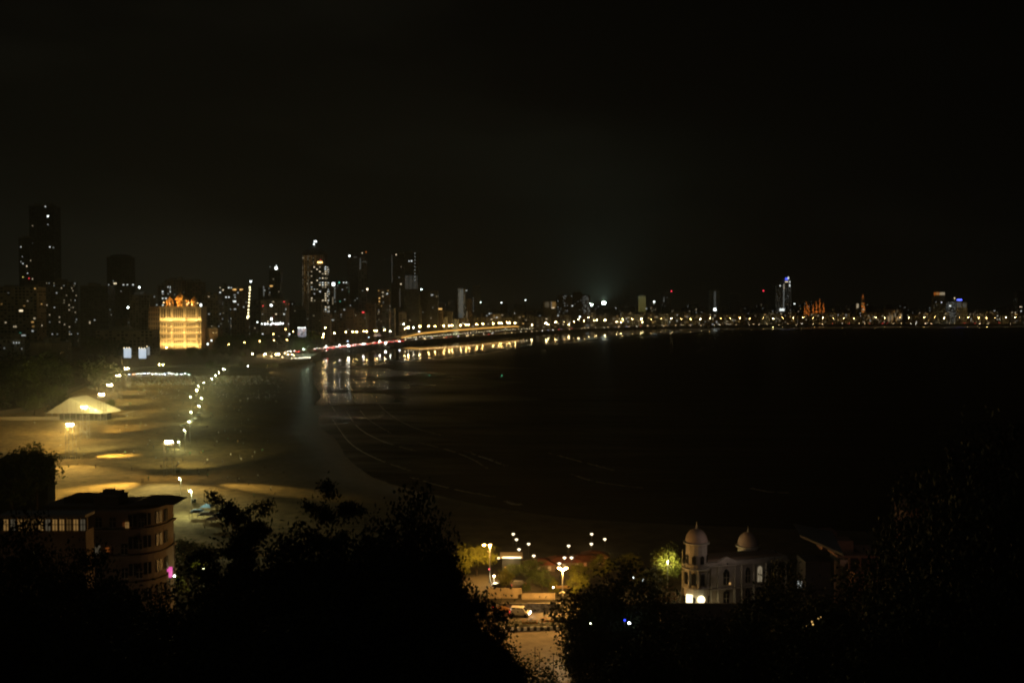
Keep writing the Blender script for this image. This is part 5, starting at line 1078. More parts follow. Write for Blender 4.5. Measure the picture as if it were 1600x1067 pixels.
belt(26, 300, 470, lambda x: np.interp(x, [300, 330, 400, 470], [572, 558, 562, 570]), 985, 1120, 'between the beach lamps and the waterside club', ('far1', 'far2', 'far3', 'palm1', 'palm2'))
belt(16, 235, 420, lambda x: 540+abs(x-330)*.08, 1120, 1330, 'below the golden hotel')
belt(20, 330, 480, lambda x: 512+rnd.uniform(0, 14), 1260, 1420, 'around the white court lamps')
belt(26, -20, 190, lambda x: np.interp(x, [0, 60, 120, 190], [553, 548, 560, 565]), 640, 930, 'on the dark slope left of the stalls', ('far1', 'far2', 'far3', 'palm2'))
belt(12, -20, 110, lambda x: 600+rnd.uniform(0, 14), 570, 660, 'left of the marquee')
belt(10, 0, 240, lambda x: 525, 1010, 1240, 'behind the white screens')
for px, yt, D, k, lab in [(470, 534, 1290, 'far2', 'green-lit bushy tree under the lit billboard'), (484, 538, 1300, 'far1', 'green-lit rounded tree at the left end of the traffic'), (461, 537, 1280, 'far3', 'narrow green-lit tree left of the traffic'), (482, 514.5, 1380, 'palm1', 'pale lit palm right of the billboard'), (172, 623, 600, 'mid1', 'small glittering lit tree beside the marquee roof'), (494, 519, 1390, 'palm2', 'dim palm farther right of the billboard')]:
    q = A(px, yt, D); tree(k, q.x, D, PZ if D > 1000 else 2.2, q.z, lab, leaf=0)
t = thing('street_lamp', 'pale green-white lamp hidden among the lit trees under the billboard', 'lamp', (*A(474, 482, 1270).xy, PZ)); m = MB(); m.bar((0, 0, 0), (0, 0, 7), .12, 5); m.build('pole', steel, t); m = MB(); m.ball((0, 0, 7.2), .4); m.build('lamp_head', glow('greenlamp', (.7, 1, .75), 60), t); lamp('POINT', t, (4, -4, 8), 16000, (.75, 1, .7), .4)
for px in (505, 530, 555, 590, 625): 
    p, a = sf(px, 36); tree(rnd.choice(('far1', 'far3')), p.x-6, p.y+22, PZ, PZ+9, 'roadside tree behind the traffic queue', FR)
# ---------------------------------------------------------------- near ground: road, kerb, walls
def sheet(name, pts, z, m_, kind='structure'):
    m = MB(); n = len(pts); m.v += [(*p[:2], z) for p in pts]; m.f.append(tuple(range(n))); m.m.append(0)
    o = m.build(name, m_); o['kind'] = kind; return o
a1, a2, b1, b2 = G(700, 964, 3), G(1010, 960, 3), G(1010, 984, 3), G(700, 990, 3)
warm_asph = mat('asphalt_dusty', (.13, .115, .09), .8, .3, .7, bump=.01)
far_e, near_e = [G(600, 958, 3), G(1060, 952, 3)], [G(1060, 981, 3), G(600, 993, 3)]
sheet('road', [far_e[1], far_e[0], near_e[1], near_e[0]][::-1], 3.06, warm_asph)
sheet('road', [Vector((-30, 189.5)), Vector((34, 189.5)), Vector((34, 150)), Vector((-30, 150))][::-1], 3.05, mat('pale_concrete_road', (.26, .22, .16), .85, .25, .5, bump=.01))
yk = G(840, 986, 3).y
t = thing('median_planter', 'planted median with a black and white painted kerb across the road', 'planter', (0, yk, 3.0))
kx0, kx1, ks = G(790, 987, 3).x, G(900, 984, 3).x, .62
i = 0; x = kx0
kw, kb = mat('kerb_white', (.85, .85, .82), .8, .25, 1.5), mat('kerb_black', (.035, .035, .035), .8, .2, 2)
blocks = {}
for nm, mm_ in (('w', kw), ('b', kb)): m = MB(); m.box(0, 0, 0, ks-.03, .34, .62, 0, 0, .97); blocks[nm] = m.mesh('kerb_stone', mm_)
while x < kx1: link('kerb_stone', blocks['wb'[i % 2]], t, (x, (x-kx0)*.10, .05), .1); x += ks; i += 1
m = MB(); m.box((kx0+kx1)/2, 1.0+(kx1-kx0)*.05, .05, kx1-kx0, 1.4, .5, 0, .1); m.build('soil', mat('hill_soil', (0, 0, 0)), t)
m = MB()
for k in range(1500):
    u = rnd.random(); x = kx0+(kx1-kx0)*u; y = .5+rnd.random()*1.5+(x-kx0)*.1; z = .55+rnd.random()*(.5+.7*abs(math.sin(x*1.3))); a = rnd.uniform(0, 6.28); q = .12
    m.quad((x, y, z), (x+q*math.cos(a), y+q*math.sin(a), z+q*.6), (x+q*1.3*math.cos(a), y+q*1.3*math.sin(a), z+q), (x-q*.4*math.sin(a), y+q*.4*math.cos(a), z+q*.7))
m.build('foliage', LEAF[0], t, 'stuff')
# crowd barriers
for px, py, lab in ((857, 974, 'orange framed crowd barrier on the road, the clearer right one'), (828, 977, 'dim orange crowd barrier on the road, left of the clearer one')):
    g = G(px, py, 3); t = thing('road_barrier', lab, 'barrier', (g.x, g.y, 3.06), .05); om = mat('barrier_orange', (.5, .2, .05), .6, .1)
    m = MB(); w = 2.9; [m.bar(a, b_, .045, 5) for a, b_ in (((-w/2, 0, .15), (-w/2, 0, 1.05)), ((w/2, 0, .15), (w/2, 0, 1.05)), ((-w/2, 0, 1.05), (w/2, 0, 1.05)), ((-w/2, 0, .3), (w/2, 0, .3)))]
    m.build('frame', om, t); m = MB(); [m.bar((-w/2+w*i/12, 0, .3), (-w/2+w*i/12, 0, 1.05), .012, 4) for i in range(1, 12)]; m.build('rail', om, t, 'stuff')
    m = MB(); m.box(0, 0, .34, w-.1, .03, .34); m.build('panel', om, t); m = MB(); m.bar((-w/2, -.35, .02), (-w/2, .35, .02), .04); m.bar((w/2, -.35, .02), (w/2, .35, .02), .04); m.build('foot', darksteel, t)
# van and neighbours
g = G(813, 962, 3); van = make_car('white minivan driving right with its headlight on', mat('van_white', (.66, .64, .56), .35, .04), True, (g.x, g.y, 3.07), R(-14), hl=30, tl=5, name='minivan', L_=3.9)
g = G(790, 959, 3); make_car('orange car half hidden by the tree behind the white minivan', mat('paint_orange', (.6, .32, .1), .4, .05), False, (g.x-.6, g.y+1.6, 3.07), R(-10), hl=3, tl=4, L_=3.6)
for i, (px, py, pm, lab) in enumerate([(785, 936, 2, 'dark car parked left in front of the floodlit wall'), (806, 936, 1, 'silver car parked behind the floodlit wall, beside the tree')]):
    g = G(px, py-18, 3); make_car(lab, paint[pm], False, (g.x, g.y, 3.05), R(170), hl=1, tl=1)
# stone wall along the road, and lit plaster wall behind
stone = [mat('stone_a', (.24, .22, .18), .9, .3, 2), mat('stone_b', (.17, .155, .13), .9, .3, 2), mat('stone_c', (.3, .28, .24), .9, .3, 2)]
g0, g1 = G(776, 957, 3), G(876, 955, 3); t = thing('stone_wall', 'rough stone boundary wall running behind the white minivan', 'wall', (g0.x, g0.y, 3)); Lw = g1.x-g0.x
m = MB(); m.box(Lw/2, .3, 0, Lw, .36, 1.75); m.box(Lw/2, .28, 1.75, Lw, .56, .12); m.build('wall', stone[1], t)
sm = []
for k in range(6):
    m = MB(); m.box(0, 0, 0, .5+.07*(k % 3), .16, .3+.03*(k % 2), 0, 0, .9); sm.append(m.mesh('stone', stone[k % 3]))
for r_ in range(5):
    x = .25+.15*(r_ % 2)
    while x < Lw-.3: link('stone', rnd.choice(sm), t, (x, .1+rnd.uniform(-.03, .03), .06+r_*.34), rnd.uniform(-.05, .05)); x += .64
plaster = mat('plaster_ochre', (.42, .34, .22), .9, .2, .6)
g0, g1 = G(764, 934, 3), G(814, 936, 3); t = thing('plaster_wall', 'amber-lit plaster wall behind the trees beside the lamp post', 'wall', (g0.x, g0.y, 3)); m = MB(); Lw = g1.x-g0.x
for i in range(4): m = MB(); m.box(Lw*(i+.5)/4, 0, 0, Lw/4-.04, .25, 2.0); m.build('wall_panel', plaster, t)
m = MB(); [m.box(Lw*i/4, -.02, 0, .3, .4, 2.2) for i in range(5)]; m.box(Lw/2, 0, 2.0, Lw, .34, .1); m.build('coping', plaster, t)
g0, g1 = G(846, 934, 3), G(858, 934, 3)
g = G(829, 936, 3); t = thing('plaster_wall', 'short amber-lit stretch of wall right of the trees behind the stone wall', 'wall', (g.x, g.y, 3)); m = MB(); m.box(1.6, 0, 0, 7, .25, 1.2); m.build('wall_panel', plaster, t); m = MB(); m.box(1.6, 0, 1.2, 7.1, .35, .1); m.build('coping', plaster, t)
g = G(790, 944, 3); t = thing('iron_fence', 'dark iron railing between the plaster wall and the stone wall', 'fence', (g.x-3, g.y, 3)); m = MB(); [m.bar((i*.3, 0, 0), (i*.3, 0, 1.3), .02, 4) for i in range(46)]; m.bar((0, 0, 1.2), (13.6, 0, 1.2), .03, 4); m.bar((0, 0, .2), (13.6, 0, .2), .03, 4); m.build('rail', darksteel, t)
# near lamp posts
def near_lamp(px, py, by, lab, heads, P, col=AMB, I=160, r=.28, arms=(), collar=False, base=3.0):
    g = G(px, by, base); z = A(px, py, g.y).z-base; t = thing('street_lamp', lab, 'lamp', (g.x, g.y, base))
    m = MB(); m.bar((0, 0, -.2), (0, 0, z-.25), .12, 8, 0, .08); m.lathe(0, 0, [(.22, 0), (.2, .7), (.12, .9)], 8); m.build('pole', steel, t)
    for dx, dz in heads:
        m = MB(); m.bar((0, 0, z-.55 if collar else z-.1), (dx, 0, z+dz-(.3 if collar else -.12)), .04, 5); m.build('arm', steel, t)
        m = MB(); m.ball((dx, 0, z+dz), r, 0, .9, 8, 6); m.build('lamp_head', glow('near_%.1f_%d' % (col[2], I), col, I), t)
        m = MB(); m.lathe(dx, 0, [(r*1.05, z+dz+r*.35), (r*.6, z+dz+r*.9), (.03, z+dz+r*1.1)], 8); m.build('cap', darksteel, t)
        lamp('POINT', t, (dx, -.1, z+dz-r-.2), P, (1, .5, .12) if col[2] < .25 else col, .2)
    return t
t = near_lamp(765.5, 851, 911, 'tall double-headed amber lamp post left of the white minivan, by the lit tree', [(0, 0), (-1.3, .05)], 4200, I=90)
m = MB(); m.ball((-.18, -.1, 3.2), .13); m.build('signal_lamp', glow('red_dot', (1, .05, .15), 4), t)
t = near_lamp(879, 886.5, 958, 'tall amber lamp post with a cluster of four globes, rising right of the stone wall', [(-.72, 0), (.72, 0), (-.35, -.22), (.35, -.22)], 3800, (1, .62, .2), 70, collar=True)
m = MB(); m.box(0, -.15, 4.1, .9, .2, .28); m.ball((-.6, -.2, 4.2), .17); m.ball((.2, -.2, 4.25), .2); m.ball((0, -.2, 3.75), .16); m.build('junction_box', mat('box_cream', (.55, .5, .38), .6), t)
m = MB(); m.box(0, .1, 5.05, 3.1, .06, .55, 0, 0, .9); m.build('sign_board', mat('board_ochre', (.3, .2, .09), .7), t)
near_lamp(772, 899, 912, 'short warm globe lamp at the foot of the tall double-headed post', [(0, 0)], 180, (1, .82, .45), 45, .22)
MUSH = [(802, 834.5), (807, 843), (826, 850), (888.5, 853), (924.5, 834.5), (945, 842.5), (924, 850), (811, 858.5), (791, 866.5), (813, 866.5), (834, 868.5), (882, 871.5), (893, 871.5), (874, 880.5), (770.5, 856)][:-1]
mp_ = None
for i, (px, py) in enumerate(MUSH):
    q = G(px, py, 6.4)
    if i == 0:
        t = thing('garden_lamp', 'x', 'lamp', (q.x, q.y, 3), 0, 'mushroom-shaped garden lamps by the shore'); m = MB(); m.bar((0, 0, -3), (0, 0, 3.2), .06, 6); m.build('pole', darksteel, t)
        m = MB(); m.lathe(0, 0, [(.08, 3.14), (.16, 3.28), (.34, 3.4), (.42, 3.52), (.3, 3.62), (.1, 3.68)], 12); m.build('lamp_head', glow('mushroom', (1, .84, .55), 2.6, True), t); mp_ = t; o = t
    else: o = dup(mp_, (q.x, q.y, 3))
    o['label'] = ['topmost pale mushroom lamp left, over the strip-lit kiosk', 'second pale mushroom lamp below the topmost left one', 'pale mushroom lamp right of the two topmost left ones', 'single pale mushroom lamp left of the cluster post, high up', 'topmost pale mushroom lamp of the right trio', 'rightmost pale mushroom lamp of the right trio', 'lowest pale mushroom lamp of the right trio',
                  'pale mushroom lamp just above the strip-lit roof edge', 'pale mushroom lamp at the left end of the strip-lit roof', 'dim mushroom lamp touching the strip-lit roof', 'yellowish mushroom lamp right of the strip-lit roof', 'left of the two paired mushroom lamps above the cluster post', 'right of the two paired mushroom lamps above the cluster post', 'mushroom lamp right on top of the cluster post'][i]
    lamp('POINT', o, (0, 0, 2.9), 26, (1, .7, .35), .2)
# strip-lit kiosk and the red roofs by the shore
g = G(799, 905, 3); t = thing('kiosk', 'small flat-roofed kiosk with a bright strip light along its roof edge', 'kiosk', (g.x, g.y+3, 3)); s = M1(g.y); zt = A(799, 874, g.y).z-3
m = MB(); m.box(0, 2, 0, 4.2, 3.4, zt-.3); m.build('wall', concrete[4], t); m = MB(); m.box(0, 1.6, zt-.3, 5.2, 4.6, .3); m.build('roof', concrete[2], t)
m = MB(); m.box(.1, -.78, zt-.22, 4.3, .12, .3); m.build('strip_light', glow('strip', (1, .84, .5), 2.2, True), t); m = MB(); m.box(-2.9, -.7, zt-.4, .5, .3, .4); m.build('lamp', glow('strip', (1, 1, 1), 1), t)
m = MB(); m.box(.4, .22, .9, 1.2, .1, 1.5); m.build('window', pane('a', 0), t); m = MB(); m.box(-1.2, .22, 0, .8, .1, 2.1); m.build('door', cl[4], t); lamp('POINT', t, (0, -1.2, zt-.6), 160, (1, .7, .3), .2)
red = mat('roof_red', (.13, .045, .025), .85, .25, 1)
for px, py, w, lab in [(842, 880, 9, 'dim red hipped roof right of the kiosk'), (880, 876, 11, 'wide reddish roof glowing faintly behind the cluster post'), (915, 874, 12, 'reddish roof with small orange lights, right of the cluster post'), (930, 868, 8, 'small far red roof at the right end of the shore huts')]:
    g = G(px, py, 4.4); t = thing('shore_hut', lab, 'hut', (g.x, g.y, 2.6), rnd.uniform(-.2, .2)); m = MB(); m.box(0, 0, 0, w*.8, 4, 2); m.build('wall', concrete[3], t)
    m = MB(); m.lathe(0, 0, [(1, 2.0), (.35, 3.0), (.02, 3.1)], 4, 0, .785, 7.068); m.v = [(x*w*.62, y*3.6, z) for x, y, z in m.v]; m.build('roof', red, t)
    for k in range(3): m = MB(); m.box(-w*.3+k*w*.28, -2.06, .7, .7, .1, .9); m.build('window', pane('o' if px > 890 else 'a', 1 if k % 2 else 0), t)
    lamp('POINT', t, (w*.3, -3.4, 2.3), 60, (1, .4, .12), .2)
near_lamp(728, 930, 1000, 'street lamp hidden behind the dark left trees, lighting the white minivan', [(0, 0)], 4200, AMB, 90, .25)
# small lights seen between the trees
for px, py, by, col, I, r, lab in [(985, 962.5, 975, (.85, .95, 1), 20, .15, 'bright bluish-white lamp under the dark tree'), (978, 958, 972, (.03, .06, 1), 2.5, .15, 'deep blue lamp beside the bright bluish-white one'), (924, 961, 973, (.95, 1, .6), 8, .1, 'small pale yellow lamp in the dark tree'), (864.5, 917, 940, (1, .95, .7), 16, .14, 'small white lamp between the trees above the stone wall'), (942, 875, 886, (1, .95, .7), 10, .14, 'tiny lamp at the right of the red roofs'), (990, 902, 930, (.8, .95, .9), 3, .2, 'dim whitish lamp above the dark tree'),
                                   (1005, 906, 930, (.8, .95, .9), 3, .3, 'pale lamp above the dark tree, left of the bright green tree'), (940, 1039, 1060, (1, .9, .15), 4, .22, 'yellow lamp low among dark leaves near the bottom'), (950.5, 1049.5, 1060, (.7, .7, 1), 8, .18, 'lilac-white lamp low among dark leaves near the bottom'), (935, 1048, 1062, (.05, .8, .15), 1.2, .16, 'small green lamp low among dark leaves near the bottom')]:
    g = G(px, by, 3)
    if px > 900 and py > 950 and py < 1000: g = A(px, 482, 136); g.z = hz(g.x, 136)
    if py > 1030: g = A(px, 482, 100); g.z = hz(g.x, 100)
    z = A(px, py, g.y).z-g.z; t = thing('small_lamp', lab, 'lamp', (g.x, g.y, 3)); m = MB(); m.bar((0, 0, -.2), (0, 0, z), .04, 5); m.build('pole', darksteel, t); m = MB(); m.ball((0, 0, z), r); m.build('lamp_head', glow('small%d_%.1f' % (I, col[2]), col, I), t)
near_lamp(893, 1003, 1040, 'white lamp hidden behind the leaves lighting the pale patch of road', [(0, 0)], 2600, (1, .88, .66), 60, .2)
g = G(906, 1062, 3); t = thing('gate_pillar', 'amber-lit gate pillar among leaves at the bottom of the picture', 'pillar', (g.x, g.y, 3)); m = MB(); m.box(0, 0, 0, 1.6, 1.2, 3.6); m.build('shaft', plaster, t); m = MB(); m.box(0, 0, 3.6, 1.9, 1.5, .25); m.lathe(0, 0, [(.9, 3.85), (.1, 4.5)], 4, 0, .785, 7.068); m.build('cap', plaster, t)
lamp('POINT', t, (-2.2, -2.5, 3), 130, AMB, .2)
for i, (px, py, by) in enumerate(((836, 1010, 1050), (843, 1018, 1052), (865, 1023, 1062), (871, 1050, 1066))):
    g = G(px, by, 3.0); z = A(px, py, g.y).z-3; t = thing('iron_post', '%s thin dark post standing on the pale lower road' % ('leftmost crossbarred', 'second', 'tallest central', 'rightmost short')[i], 'post', (g.x, g.y, 3)); m = MB(); m.bar((0, 0, 0), (0, 0, z), .06, 5); m.build('shaft', darksteel, t); m = MB(); m.bar((-.5, 0, z*.8), (.5, 0, z*.74), .05, 4) if i == 0 else m.ball((0, 0, z), .08); m.build('top', darksteel, t)
# ---------------------------------------------------------------- two-domed church-like building
cw = mat('lime_plaster', (.46, .44, .39), .85, .18, .8); domem = mat('dome_pink', (.36, .29, .25), .8, .12, .8)
def domed_tower(parent, x, y, R0, zbase, ztop, dz, lit_side=None):
    """octagonal tower in three stages with windows, cornices, balustrade, dome and finial"""
    seg = 16; H1, H2, H3 = zbase+(ztop-zbase)*.33, zbase+(ztop-zbase)*.62, ztop
    m = MB(); m.lathe(x, y, [(R0*1.04, zbase), (R0*1.04, H1), (R0*1.16, H1+.1), (R0*1.16, H1+.35), (R0*.98, H1+.5), (R0*.98, H2-.1), (R0*1.18, H2), (R0*1.22, H2+.3), (R0*.96, H2+.4), (R0*.96, H2+.5), (R0*.9, H2+.6), (R0*.9, H3-.3), (R0*1.08, H3-.15), (R0*1.12, H3+.1), (R0*.9, H3+.15)], seg)
    m.build('tower', cw, parent)
    m = MB(); rd = R0*.93; m.lathe(x, y, [(rd, H3+.1)]+[(rd*math.cos(a)*1.0, H3+.15+dz*math.sin(a)) for a in np.linspace(.05, 1.5, 8)], 20); m.build('dome', domem, parent, smooth=True)
    m = MB(); zt = H3+.15+dz; m.lathe(x, y, [(.28, zt-.1), (.3, zt+.12), (.12, zt+.25), (.2, zt+.45), (.08, zt+.65), (.02, zt+1.35)], 8); m.build('finial', cw, parent)
    m = MB()
    for k in range(seg): a = 2*math.pi*(k+.5)/seg; m.bar((x+R0*1.1*math.cos(a), y+R0*1.1*math.sin(a), H2+.3), (x+R0*1.1*math.cos(a), y+R0*1.1*math.sin(a), H2+1.0), .07, 5)
    m.lathe(x, y, [(R0*1.16, H2+1.0), (R0*1.16, H2+1.15), (R0*1.04, H2+1.15), (R0*1.04, H2+1.0)], seg); m.build('balustrade', cw, parent)
    for k in range(8):
        a = 2*math.pi*k/8+.39; c_, s_ = math.cos(a), math.sin(a)
        for z0, hh, ww, rr in ((H2+1.2, 1.5, .8, .905), (H1+1.0, 2.3, .9, .985), (zbase+1.2, 1.8, .9, 1.045)):
            m = MB(); m.box(x+R0*rr*c_, y+R0*rr*s_, z0, .16, ww, hh, 0, a); m.lathe(x+R0*rr*c_, y+R0*rr*s_, [(.01, z0+hh), (.3, z0+hh+.02), (.05, z0+hh+.25)], 6); m.build('window', glass, parent)
        a2_ = a+math.pi/8
        m = MB(); m.bar((x+R0*1.03*math.cos(a2_), y+R0*1.03*math.sin(a2_), H1+.4), (x+R0*1.03*math.cos(a2_), y+R0*1.03*math.sin(a2_), H2-.05), .17, 6); m.build('column', cw, parent)
g = G(1091, 958, 3); Rt = 19*M1(g.y); t = thing('domed_building', 'old plastered building with two dome-topped towers beside the bright shop lights', 'building', (g.x, g.y+Rt, 3)); s = M1(g.y)
zt = A(0, 851, g.y).z-3; domed_tower(t, 0, 0, Rt, 0, zt, 21*s)
c2 = A(1171.5, 482, g.y+Rt+9); domed_tower(t, c2.x-g.x, 9, Rt*.98, 0, A(0, 852, g.y+Rt+9).z-3, 21*M1(g.y+9))
bx0, bx1 = Rt*.6, 20.5; hb = A(0, 889, g.y).z-3
m = MB(); an = math.atan2(5, 16)
def FP(u, off=0.0): return (bx0+u*math.cos(.30)+off*math.sin(.30), -1.2+u*math.sin(.30)-off*math.cos(.30))
Lb = 19.0; mid = FP(Lb/2, -3)
m.box(*mid, 0, Lb, 6, hb, 0, .30); m.box(*FP(Lb/2, -2.9), hb, Lb+.7, 6.7, .35, 0, .30); m.box(*FP(Lb/2, -2.9), hb*.46, Lb+.5, 6.5, .3, 0, .30); m.box(*FP(Lb/2, -2.7), hb+.35, Lb, 5.8, .6, 0, .30); m.build('wall', cw, t)
m = MB(); m.box(*FP(Lb/2, -3), hb+.95, Lb*.96, 5.2, .4, 0, .30, .9); m.build('roof', concrete[3], t)
m = MB(); u0, u1 = 1.4, 8.4; pa, pb, pc = FP(u0, .32), FP(u1, .32), FP((u0+u1)/2, .32); qa, qb, qc = FP(u0, -.2), FP(u1, -.2), FP((u0+u1)/2, -.2); zz = hb+.4
n = len(m.v); m.v += [(*pa, zz), (*pb, zz), (*pc, zz+1.5), (*qa, zz), (*qb, zz), (*qc, zz+1.5)]
for f in ((0, 1, 2), (3, 5, 4), (0, 2, 5, 3), (1, 4, 5, 2), (0, 3, 4, 1)): m.f.append(f); m.m.append(0)
m.build('pediment', cw, t)
for u in (1.4, 3.0, 6.8, 8.4, 11.2, 14, 16.6, 18.7): m = MB(); x, y = FP(u, .18); m.lathe(x, y, [(.32, hb*.46+.3), (.24, hb*.5), (.22, hb-.4), (.34, hb-.05)], 8); m.lathe(x, y, [(.34, 0), (.3, hb*.46)], 8); m.build('column', cw, t)
for u, lit_ in ((4.9, 0), (9.8, 0), (12.6, 1), (15.3, 0), (17.7, 0)):
    for z0, hh in ((hb*.46+1.0, 2.6), (.8, 2.6)):
        x, y = FP(u, .03); m = MB(); m.box(x, y, z0, 1.3 if u < 6 else 1.0, .14, hh, 0, .30); m.lathe(x, y, [(.62 if u < 6 else .48, z0+hh), (.4, z0+hh+.4), (.05, z0+hh+.6)], 8); o = m.build('window', pane('c', 1) if lit_ and z0 > 3 else glass, t, label='lit yellow window' if lit_ and z0 > 3 else None)
        m = MB(); x, y = FP(u, .14); m.box(x, y, z0, .08, .08, hh, 0, .30); m.box(x, y, z0+hh*.55, 1.1, .08, .08, 0, .30); m.build('frame', cw, o)
x, y = FP(5.6, .25); m = MB(); m.box(x, y, hb*.46+1.0, .3, .2, .4); m.build('lantern', pane('a', 2), t)
m = MB(); m.box(c2.x-g.x-7, -3.4, hb+1.2, .3, .3, .3); m.build('floodlight', darksteel, t); lamp('POINT', t, (c2.x-g.x-5.5, -5, hb+3.6), 110, (1, .72, .58), .2); lamp('POINT', t, (3.2, -5.5, zt+2.4), 80, (1, .72, .58), .2)  # roof floodlight and both lamps are added to brighten the domes
# shop lights at the foot of the near tower
m = MB(); m.box(-Rt*.72, -Rt*.86, 2.0, 1.3, .25, 1.7, 0, -.5); m.build('sign_box', glow('shop_sign', (1, .86, .5), 2.4, True), t)
m = MB(); m.lathe(0, 0, [(.01, 0), (.78, 0), (.78, .2), (.01, .2)], 16); o = m.build('round_sign', glow('shop_sign', (1, 1, 1), 1), t); o.rotation_euler = (math.pi/2, 0, .1); o.location = (.5, -Rt*1.12, 2.9)
m = MB(); m.box(-.2, -Rt*1.02, 0, 3.6, .5, 1.6); m.build('shopfront', mat('shop_cream', (.55, .48, .33), .7), t); m = MB(); m.box(-2.6, -Rt*1.25, 1.0, 3.6, 2.2, .12, 0, .5); m.build('awning', canvas, t)
for k in range(4): m = MB(); m.box(-1.4+k*.8, -Rt*1.02-.28, .25, .6, .06, 1.1); m.build('shop_window', pane('c', 2), t)
lamp('POINT', t, (-1.2, -Rt*1.6, 1.5), 240, (1, .8, .4), .3); lamp('POINT', t, (3.5, -Rt*1.5, 1.2), 60, (1, .7, .3), .3)
g = G(1066, 950, 3); t2 = thing('flagpole', 'tall pale pole standing left of the domed building', 'pole', (g.x, g.y, 3)); zp = A(0, 859.5, g.y).z-3; m = MB(); m.bar((0, 0, -.3), (0, 0, zp), .14, 8, 0, .1); m.ball((0, 0, zp+.1), .16); m.build('shaft', mat('pole_cream', (.55, .5, .38), .6), t2); m = MB(); m.lathe(0, 0, [(.5, 0), (.45, .3), (.2, .4)], 8); m.build('foot', concrete[0], t2)
m = MB(); m.box(.15, -.1, zp-1.2, .3, .3, .25); m.build('floodlight', darksteel, t2); lamp('SPOT', t2, (.4, -.4, zp-1.1), 2600, (.95, .93, .85), .15, 46, (4.5, 1.5, zp-4.5), .8)  # floodlight added on the pole to brighten the near tower
# bright street lamp between tree and pole
near_lamp(1043, 876, 930, 'lamp hidden in the bright yellow-green tree left of the domed building', [(0, 0)], 1900, (1, .9, .45), 8, .08)
g = G(1045, 952, 3); t = thing('red_shrub', 'reddish leafy shrub glowing at the foot of the pole', 'shrub', (g.x, g.y, 3)); cm_, cc_ = crown_mesh('shrub_crown', 31, 3.2, 2.4, .2, 60, 30, .2, 'round'); cm_.materials.append(LEAF[3]); link('crown', cm_, t); m = MB(); m.bar((0, 0, -.3), (0, 0, 1.6), .1); m.build('trunk', bark, t)
g = G(1190, 940, 3)
# dim terraced building on the right
g = A(1340, 482, 190); t = thing('terraced_house', 'dim flat-roofed house with a pinkish stair block and a dark veranda, right side', 'house', (g.x, 190, 0)); X = lambda px, D=190: (px-1340)*M1(D); Z = lambda py, D=190: A(0, py, D).z
rp = mat('render_pinkbrown', (.36, .21, .16), .85, .15, .6)
m = MB(); m.box(X(1379), 6, 0, X(1418)-X(1340), 12, Z(893)); m.build('wall', rp, t); m = MB(); m.box(X(1375), 7.5, Z(893), X(1416)-X(1332), 9, Z(873)-Z(893)); m.build('veranda_room', cladd := mat('veranda_dark', (.05, .055, .06), .6), t)
m = MB(); m.box(X(1352), 4, Z(871), X(1392)-X(1312), 8.6, Z(867)-Z(871)); m.build('roof_slab', rp, t); m = MB(); m.box(X(1329), 3.6, Z(871)+.02, X(1342)-X(1316), 4, Z(848)-Z(871)); m.build('stair_block', rp, t); m = MB(); m.box(X(1315), 7.4, Z(871)+.02, X(1324)-X(1300), 3.6, Z(841)-Z(871)); m.build('water_tank_room', rp, t)
m = MB(); m.quad((X(1258), 2, Z(839)), (X(1312), -4, Z(858)), (X(1320), 6, Z(840)), (X(1270), 12, Z(838))); m.quad((X(1258), 2, Z(839)-.4), (X(1312), -4, Z(858)-.4), (X(1312), -4, Z(858)), (X(1258), 2, Z(839))); m.build('sloping_roof', concrete[0], t)
m = MB(); m.box(X(1290), 6, 0, X(1312)-X(1272), 6, Z(884)); m.build('side_wing', concrete[4], t)
for px in (1333, 1350, 1364, 1377, 1390, 1400, 1408): m = MB(); m.box(X(px), .6, Z(893), .35, .35, Z(873)-Z(893)); m.build('column', rp, t)
m = MB(); m.box(X(1415), 1.5, Z(896), 1.1, 3, Z(874)-Z(896)); m.build('end_pier', rp, t); m = MB(); m.box(X(1406), -1, Z(903), X(1420)-X(1392), 2.4, .16); m.build('awning', concrete[5], t)
m = MB(); m.box(X(1258.5), 1.95, Z(922), .75, .1, 1.3); m.build('window', pane('w', 2), t); m = MB(); m.box(X(1255.5), 1.95, Z(921), .3, .1, .8); m.build('window', pane('w', 1), t)
for px, py in ((1320, 880), (1326, 880)): m = MB(); m.box(X(px), -.06, Z(py+4), .8, .12, 1.3); m.build('window', glass, t)
lamp('POINT', t, (X(1360), -14, Z(905)), 120, (1, .45, .25), .3); lamp('POINT', t, (X(1322), -12, Z(845)), 40, (.9, .85, .8), .3)
g = A(1405, 948, 150); t = thing('small_lamp', 'tiny amber lamp below the terraced house among dark trees', 'lamp', (g.x, 150, hz(g.x, 150))); zz = g.z-hz(g.x, 150); m = MB(); m.bar((0, 0, -.2), (0, 0, zz), .04); m.build('pole', darksteel, t); m = MB(); m.ball((0, 0, zz), .14); m.build('lamp_head', glow('tiny_amber', AMB, 5), t)
g = A(1269, 971, 140); t = thing('small_lamp', 'glowing balls standing for amber glints among leaves below the domed building', 'lamp', (g.x, 140, hz(g.x, 140))); zz = g.z-hz(g.x, 140); m = MB(); m.bar((0, 0, -.2), (0, 0, zz), .04); m.build('pole', darksteel, t); m = MB(); [m.ball((a_, 0, zz+b_), .12) for a_, b_ in ((0, 0), (.35, .3), (.9, .5), (1.2, .75), (-.7, -.6), (.1, -.35))]; m.build('lamp_head', glow('amber_glint', AMB, 1.5), t)  # glowing balls on a pole stand in for amber glints on leaves
g = A(1435, 790, 215); gz_ = hz(g.x, 215); t = thing('gabled_house', 'faint reddish gable tip of a house behind the right-hand trees', 'house', (g.x, 215, gz_)); zr = A(0, 779, 215).z-gz_
